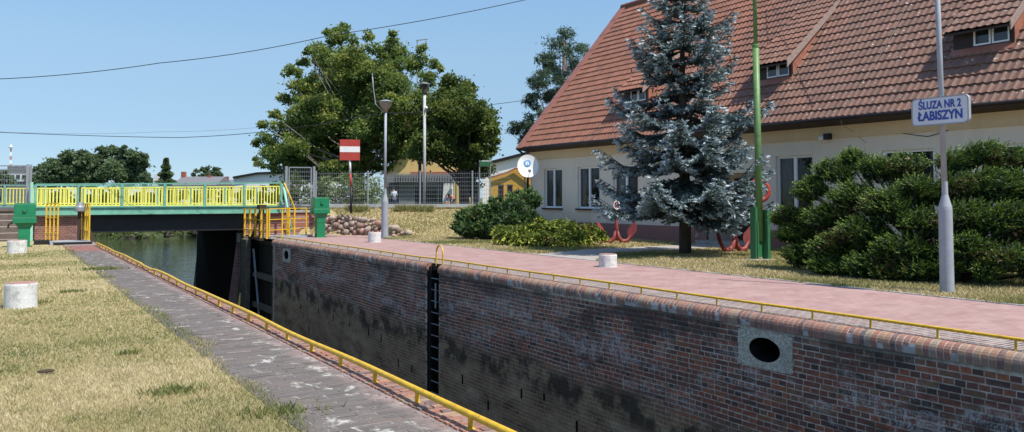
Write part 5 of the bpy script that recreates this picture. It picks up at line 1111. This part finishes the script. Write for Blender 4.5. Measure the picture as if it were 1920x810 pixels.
ltone = lambda P_: .64-.45*(vnoise(P_, 9, 31) > .33)*RS.rand(len(P_))-.30*np.clip(vnoise(P_, .9, 1)*2.2, -.5, 1.2)-.2*np.clip(vnoise(P_, 4, 2)*2, 0, 1)+RS.normal(size=len(P_))*.16-.18*(P_[:, 0] > 1.8)
blades('lawn_grass', 'sun bleached short grass covering the near left bank', 420000, leftpos, (.012, .040), ltone, wd=.0055)
def rightpos(n):
    x = 12.95+RS.rand(n)**1.3*8.1; y = np.where(RS.rand(n) < .55, RS.uniform(4, 18, n), RS.uniform(16, 37, n)); y = np.minimum(y, yfence(x)-.05)
    P_ = np.stack([x+.02*np.sin(y*7)-.05*RS.rand(n), y, hlawn(x, y)], -1); inpath = (y > 16.8+np.clip((x-12.95)*.9, 0, 2.2)) & (y < 19.8+np.clip((x-12.95)*.4, 0, 1.2)) & (x < 21)
    ok = ~inpath & ((y < 30.5) | (x > 14.2-.0*(y)) | (P_[:, 2] > .12)); return P_[ok]
rtone = lambda P_: .53-.34*np.clip(vnoise(P_, .8, 3)*2.4, -.4, 1.3)+RS.normal(size=len(P_))*.17
blades('verge_grass', 'patchy dry and green grass between the pink walk and the house', 200000, rightpos, (.03, .085), rtone, wd=.010)
def weedpos(n):
    c = RS.rand(n); x = 12.6+c*7.2; y = yfence(x)-.15-RS.rand(n)*.5; ok = vnoise(np.stack([x, y], -1), 3.0, 5) > -.05
    return np.stack([x, y, hlawn(x, y)], -1)[ok]
blades('fence_weeds', 'green weeds growing along the foot of the mesh fence', 5000, weedpos, (.08, .32), lambda P_: .15+RS.rand(len(P_))*.3, wd=.012)
def wclump(cx, cy, r, n): q = RS.normal(size=(n, 2))*r; return lambda m: np.stack([cx+q[:, 0]*1.6, cy+q[:, 1], q[:, 0]*0], -1)
for (x, y, lb_, nn, r) in ((330, 735, 'flat green dandelion patch in the dry lawn near the brick edge', 260, .075), (245, 663, 'small green weed in the middle of the dry lawn', 60, .04), (60, 570, 'green tuft growing at the foot of the near bollard', 200, .06), (132, 548, 'low green weeds right of the near bollard', 90, .07), (190, 505, 'faint green patch near the brick edge halfway along the lawn', 200, .16), (520, 775, 'green tufts hanging over the brick edge in the near corner', 220, .09)):
    p = onZ(x, y); tuft = blades('weed_patch', lb_, nn, wclump(p[0], p[1], r, nn), (.03, .075), lambda P_: .02+RS.rand(len(P_))*.25, wd=.014, cat='weed')
def reedpos(n):
    x = RS.uniform(5, 34, n); y = 141-(x-11.7)*1.05+RS.normal(size=n)*.5+.2*np.sin(x*2); ok = vnoise(np.stack([x, y], -1), .5, 9) > -.12; return np.stack([x, y, x*0-4.05], -1)[ok]
blades('bank_reeds', 'band of reeds along the far canal bank under the bridge', 9000, reedpos, (.5, 1.5), lambda P_: RS.rand(len(P_)), 'reed', .02, 'reeds')
p = onZ(85, 700); mb = MB(); mb.rock((p[0], p[1], .02), .06, (1.5, .6, .3), 3); tag(mb.build('bark_scrap', M['rust']), 'dark piece of bark lying in the dry lawn', 'bark')
# ================================================================ FAR BUILDINGS, STREET AND PEOPLE
def fr(D):  # local frame facing the camera at distance D: returns function (px,py,dD)->point
    return lambda x, y, dd=0.0: atD(x, y, D+dd)
def pxbox(mb, D, x0, y0, x1, y1, depth):
    a = [atD(x, y, D) for x, y in ((x0, y1), (x1, y1))]; z0 = a[0][2]; z1 = atD(x0, y0, D)[2]; back = cF*depth
    mb.hexa([(*a[0][:2], z0), (*a[1][:2], z0), (*(a[1]+back)[:2], z0), (*(a[0]+back)[:2], z0), (*a[0][:2], z1), (*a[1][:2], z1), (*(a[1]+back)[:2], z1), (*(a[0]+back)[:2], z1)]); return mb
def pxpoly(mb, D, pts, depth):
    f_ = [atD(x, y, D) for x, y in pts]; b_ = [p+cF*depth for p in f_]; n = len(pts); mb.add(f_+b_, [tuple(range(n)), tuple(range(2*n-1, n-1, -1))]+[(i, (i+1) % n, n+(i+1) % n, n+i) for i in range(n)]); return mb
def bld(name, label, cat, D, xc): return thing(name, label, cat, tuple(atD(xc, 385, D)))
# apartment block far left
t = bld('apartment_block', 'distant grey apartment block behind the left fence', 'building', 260, 30)
pxbox(MB(), 260, -20, 318, 50, 385, 14).build('wall', M['greyroof'], t); pxbox(MB(), 259.5, -20, 326, 50, 340, .4).build('facade_band', M['whitewall'], t)
for i in range(6): pxbox(MB(), 259.3, -14+i*11, 328, -7+i*11, 335, .3).build('window', M['glass'], t)
for i in range(3): pxbox(MB(), 262, 14+i*13, 312, 20+i*13, 319, 3).build('roof_vent', M['greyroof'], t)
# lattice mast
t = bld('radio_mast', 'very distant red and white radio mast above the grey block', 'mast', 420, 18); mb = MB(); mr = MB()
P0 = atD(18, 360, 420); zt = atD(18, 270, 420)[2]
for k in range(12):
    z0 = P0[2]+(zt-P0[2])*k/12; z1 = P0[2]+(zt-P0[2])*(k+1)/12; w0 = .9*(1-k/16); q = mb if k % 2 else mr
    cs = [(w0, 0), (-w0/2, w0*.87), (-w0/2, -w0*.87)]
    for i in range(3): a = cs[i]; b = cs[(i+1) % 3]; q.bar((P0[0]+a[0], P0[1]+a[1], z0), (P0[0]+a[0], P0[1]+a[1], z1), .22); q.bar((P0[0]+a[0], P0[1]+a[1], z0), (P0[0]+b[0], P0[1]+b[1], z1), .14)
mb.build('white_section', M['white'], t); mr.build('red_section', M['red'], t); mb = MB(); zz = atD(18, 276, 420)[2]; mb.lathe((P0[0], P0[1], zz-.3), [(.9, 0), (1.05, .5), (.9, .8)], 12); mb.build('antenna_ring', M['white'], t)
def cottage(label, D, x0, x1, yw, yr, wall, roof, depth=8, over=3, name='cottage', chim=()):
    t = bld(name, label, 'house', D, (x0+x1)/2); pxbox(MB(), D, x0, yw, x1, 392, depth).build('wall', M[wall], t)
    A = [atD(x0-over, yw+1, D-.4), atD(x1+over, yw+1, D-.4)]; R_ = [p+cF*(depth/2+.4) for p in A]; zr_ = atD(x0, yr, D+depth/2)[2]; Bk = [p+cF*(depth+.8) for p in A]
    mb = MB(); mb.add([A[0], A[1], (*R_[1][:2], zr_), (*R_[0][:2], zr_), Bk[0], Bk[1]], [(0, 1, 2, 3), (3, 2, 5, 4), (0, 3, 4), (1, 2, 5)]); rf_ = mb.build('roof', M[roof], t)
    for (a, b, c) in chim: pxbox(MB(), D+depth/2-.5, a, b, c, yw, .8).build('chimney', M['chimney'], rf_)
    return t
cottage('low distant house with grey roof and two red chimneys', 140, 325, 402, 346, 331, 'whitewall', 'greyroof', chim=((339, 322, 346), (388, 329, 395)))
cottage('far pale roof right of the grey roofed house behind the railing', 165, 405, 470, 346, 337, 'pillar', 'greyroof', chim=((421, 331, 427),))
pxbox(MB(), 112, 286, 327, 297, 392, 1.2).build('a', M['whitewall']).name = 'chimney_stack'
o = bpy.data.objects['chimney_stack']; tag(o, 'plain white square chimney stack left of the small fir', 'chimney')
t = bld('warehouse', 'long white building with dark roof edge behind the large tree', 'building', 95, 480); pxpoly(MB(), 95, [(438, 392), (438, 334), (482, 326), (520, 322), (600, 322), (600, 392)], 12).build('wall', M['whitewall'], t); mb = MB(); mb.bar(atD(437, 333, 94.8), atD(482, 325, 94.8), .25); mb.bar(atD(482, 325, 94.8), atD(600, 320, 94.8), .25); mb.build('roof_edge', M['gutter'], t)
t = bld('warehouse', 'white gabled building with dark sloping roof edge left of the house', 'building', 78, 960); pxpoly(MB(), 78, [(905, 392), (905, 309), (930, 303), (1010, 283), (1010, 392)], 10).build('wall', M['whitewall'], t); mb = MB(); mb.bar(atD(903, 309, 77.8), atD(1012, 281, 77.8), .28); mb.build('roof_edge', M['gutter'], t)
t = bld('garage', 'small amber building with low gable left of the satellite dish', 'building', 62, 960); pxpoly(MB(), 62, [(918, 392), (918, 333), (952, 324), (968, 316), (998, 338), (998, 392)], 6).build('wall', M['amberwall'], t); mb = MB(); mb.bar(atD(916, 334, 61.8), atD(952, 323, 61.8), .12); mb.bar(atD(952, 323, 61.8), atD(968, 315, 61.8), .12); mb.bar(atD(968, 315, 61.8), atD(1000, 339, 61.8), .12); mb.build('roof_edge', M['redroof'], t)
for (x, lb_) in ((939, 'left reddish brick gate pillar before the amber building'), (956, 'right reddish brick gate pillar before the amber building')):
    t = bld('gate_pillar', lb_, 'pillar', 55, x); pxbox(MB(), 55, x-5, 348, x+5, 395, .35).build('shaft', M['pillar'], t); pxbox(MB(), 54.9, x-6, 346, x+6, 348.5, .5).build('cap', M['concrete'], t)
# yellow gabled house behind the large trees
t = bld('gabled_house', 'yellow gabled house with grey roof half hidden by the trees', 'house', 74, 790)
pxpoly(MB(), 74, [(728, 395), (728, 318), (782, 268), (800, 268), (878, 330), (878, 395)], 11).build('wall', M['yellowwall'], t)
mb = MB(); mb.hexa([atD(716, 326, 73.2), atD(716, 322, 73.2), atD(716, 322, 73.2)+cF*12, atD(716, 326, 73.2)+cF*12, atD(782, 262, 73.2), atD(782, 258, 73.2), atD(782, 258, 73.2)+cF*12, atD(782, 262, 73.2)+cF*12]); mb.build('roof', M['greyroof'], t)
pxbox(MB(), 73.8, 770, 322, 860, 328, 2).build('awning', M['redroof'], t); pxbox(MB(), 73.9, 856, 335, 876, 392, .2).build('door', M['yellowwall'], t)
pxbox(MB(), 73.7, 882, 350, 900, 392, .3).build('window', M['glass'], t)
# kiosk
t = bld('kiosk', 'grey bus shelter kiosk with ribbed fascia and white pillar behind the fence', 'kiosk', 60, 795)
mb = pxbox(MB(), 60, 724, 327, 850, 342, 3.6); fa = mb.build('fascia', M['greywall'], t); mb = MB()
for i in range(22): pxbox(mb, 59.93, 742+i*4.9, 328, 744+i*4.9, 341, .06)
mb.build('ribs', M['galv'], t)
pxbox(MB(), 60.4, 748, 342, 778, 397, .3).build('panel', M['greywall'], t); pxpoly(MB(), 60, [(829, 397), (832, 343), (848, 343), (848, 397)], .8).build('pillar', M['whitewall'], t)
pxbox(MB(), 60.4, 778, 342, 829, 397, .06).build('glazing', M['glass'], t); pxbox(MB(), 60.35, 820, 342, 823, 397, .1).build('mullion', M['galv'], t); pxbox(MB(), 60.35, 788, 342, 790, 397, .1).build('mullion', M['galv'], t); pxbox(MB(), 63.4, 724, 342, 850, 397, .1).build('back_wall', M['greyroof'], t)
t = bld('round_sign', 'small oval white light hanging at the kiosk corner', 'sign', 59.5, 857); mb = MB(); c = atD(857, 331, 59.5); mb.rock(c, .24, (1, 1, .6), 2); mb.build('lamp_body', M['white'], t, smooth=True); mb = MB(); mb.bar(c, atD(849, 334, 60), .05); mb.build('arm', M['galv'], t)
t = bld('street_sign', 'green and white street sign plate on two thin posts behind the fence', 'sign', 46, 908)
for x in (898, 919): mb = MB(); mb.bar(atD(x, 392, 46), atD(x+(1 if x < 900 else 0), 300 if x < 900 else 302, 46), .06); mb.build('post', M['galv'], t)
pxbox(MB(), 45.95, 899, 303, 920, 311, .04).build('plate', M['postgreen'], t); pxbox(MB(), 46.0, 898, 301, 921, 302.6, .06).build('frame', M['white'], t); pxbox(MB(), 46.0, 898, 310, 921, 311.8, .06).build('frame', M['white'], t)
t = bld('kiosk_post', 'dark blue post standing before the kiosk next to the pale mast', 'post', 50, 788); mb = MB(); mb.bar(atD(788, 392, 50), atD(787, 300, 50), .14); mb.build('shaft', M['jeans'], t)
t = bld('poster_stand', 'blue white and orange poster stand at the foot of the white kiosk pillar', 'sign', 56, 838); pxbox(MB(), 56, 835, 371, 842, 378, .1).build('upper_panel', M['dishblue'], t); pxbox(MB(), 56, 835.5, 378, 842, 390, .1).build('lower_panel', M['orange'], t)
t = bld('aerial', 'thin television aerial above the big tree', 'aerial', 76, 783); mb = MB(); mb.bar(atD(782.5, 260, 76), atD(782.5, 76, 76), .09); mb.bar(atD(780, 76, 76), atD(802, 73.5, 76), .07)
for i in range(5): q = atD(784+i*4, 75.5-i*.4, 76); mb.bar(q-cF*.3, q+cF*.3, .03)
mb.build('mast_tube', M['galv'], t)
# people: one skinned body each
def person(label, loc, yaw, pose, shirt, trousers, hgt=1.7):
    t = thing('person', label, 'person', loc); s = hgt/1.7; R_ = Matrix.Rotation(yaw, 3, 'Z'); L = Vector([float(c) for c in loc])
    J = pose; names = list(J); idx = {k: i for i, k in enumerate(names)}
    E_ = [('pelvis', 'chest'), ('chest', 'neck'), ('neck', 'head'), ('chest', 'shL'), ('shL', 'elL'), ('elL', 'haL'), ('chest', 'shR'), ('shR', 'elR'), ('elR', 'haR'), ('pelvis', 'hipL'), ('hipL', 'knL'), ('knL', 'anL'), ('anL', 'toL'), ('pelvis', 'hipR'), ('hipR', 'knR'), ('knR', 'anR'), ('anR', 'toR')]
    rr = dict(pelvis=.13, chest=.15, neck=.055, head=.10, shL=.065, shR=.065, elL=.042, elR=.042, haL=.03, haR=.03, hipL=.09, hipR=.09, knL=.06, knR=.06, anL=.042, anR=.042, toL=.035, toR=.035)
    def skin(name, keys, mat, grow=0.0, root='pelvis', scale=1.0):
        ks = [k for k in names if k in keys]; me = bpy.data.meshes.new(name); ii = {k: i for i, k in enumerate(ks)}
        me.from_pydata([R_ @ (Vector(J[k])*s) for k in ks], [(ii[a], ii[b]) for a, b in E_ if a in ii and b in ii], []); me.update(); o = bpy.data.objects.new(name, me); link(o, t); me.materials.append(mat)
        sk = o.modifiers.new('skin', 'SKIN'); sk.use_smooth_shade = True
        lay = me.skin_vertices[0] if len(me.skin_vertices) else None
        if lay is None: return o
        for k in ks: lay.data[ii[k]].radius = ((rr[k]+grow)*s,)*2
        for k in ks: lay.data[ii[k]].use_root = (k == root)
        sb_ = o.modifiers.new('sub', 'SUBSURF'); sb_.levels = 1; sb_.render_levels = 1; return o
    skin('body', names, M['skin']); skin('shirt', ['pelvis', 'chest', 'shL', 'elL', 'shR', 'elR'], M[shirt], .022); skin('trousers', ['pelvis', 'hipL', 'knL', 'anL', 'hipR', 'knR', 'anR'], M[trousers], .016)
    hd = L+R_ @ (Vector(J['head'])*s); mb = MB(); mb.rock(hd+Vector((0, 0, .035)), .118*s, (1, 1, .95), 4); mb.build('hair', M['hair'], t, smooth=True)
stand = dict(pelvis=(0, 0, .93), chest=(0, 0, 1.3), neck=(0, .01, 1.47), head=(0, .03, 1.6), shL=(-.19, 0, 1.38), elL=(-.25, -.02, 1.1), haL=(-.22, .12, .88), shR=(.19, 0, 1.38), elR=(.25, -.02, 1.1), haR=(.2, .16, .95), hipL=(-.1, 0, .88), knL=(-.11, .04, .48), anL=(-.11, 0, .08), toL=(-.12, .16, .04), hipR=(.1, 0, .88), knR=(.11, .02, .48), anR=(.12, -.02, .08), toR=(.13, .14, .04))
bend = dict(stand); bend.update(chest=(0, .28, 1.12), neck=(0, .42, 1.2), head=(0, .53, 1.24), shL=(-.18, .32, 1.16), elL=(-.2, .42, .9), haL=(-.15, .55, .72), shR=(.18, .32, 1.16), elR=(.22, .45, .9), haR=(.16, .6, .72))
pl0 = atD(738, 397, 58); gl = float(hland(np.array([pl0[0]]), np.array([pl0[1]]))[0]); person('person in a pale shirt standing with back to the fence by the kiosk', (pl0[0], pl0[1], gl), .1, stand, 'shirt', 'jeans', 1.72)
pl0 = atD(848, 397, 55); gl = float(hland(np.array([pl0[0]]), np.array([pl0[1]]))[0]); person('person in a pink shirt bending forward beside the white kiosk pillar', (pl0[0], pl0[1], gl), 2.2, bend, 'pinkshirt', 'jeans', 1.6)
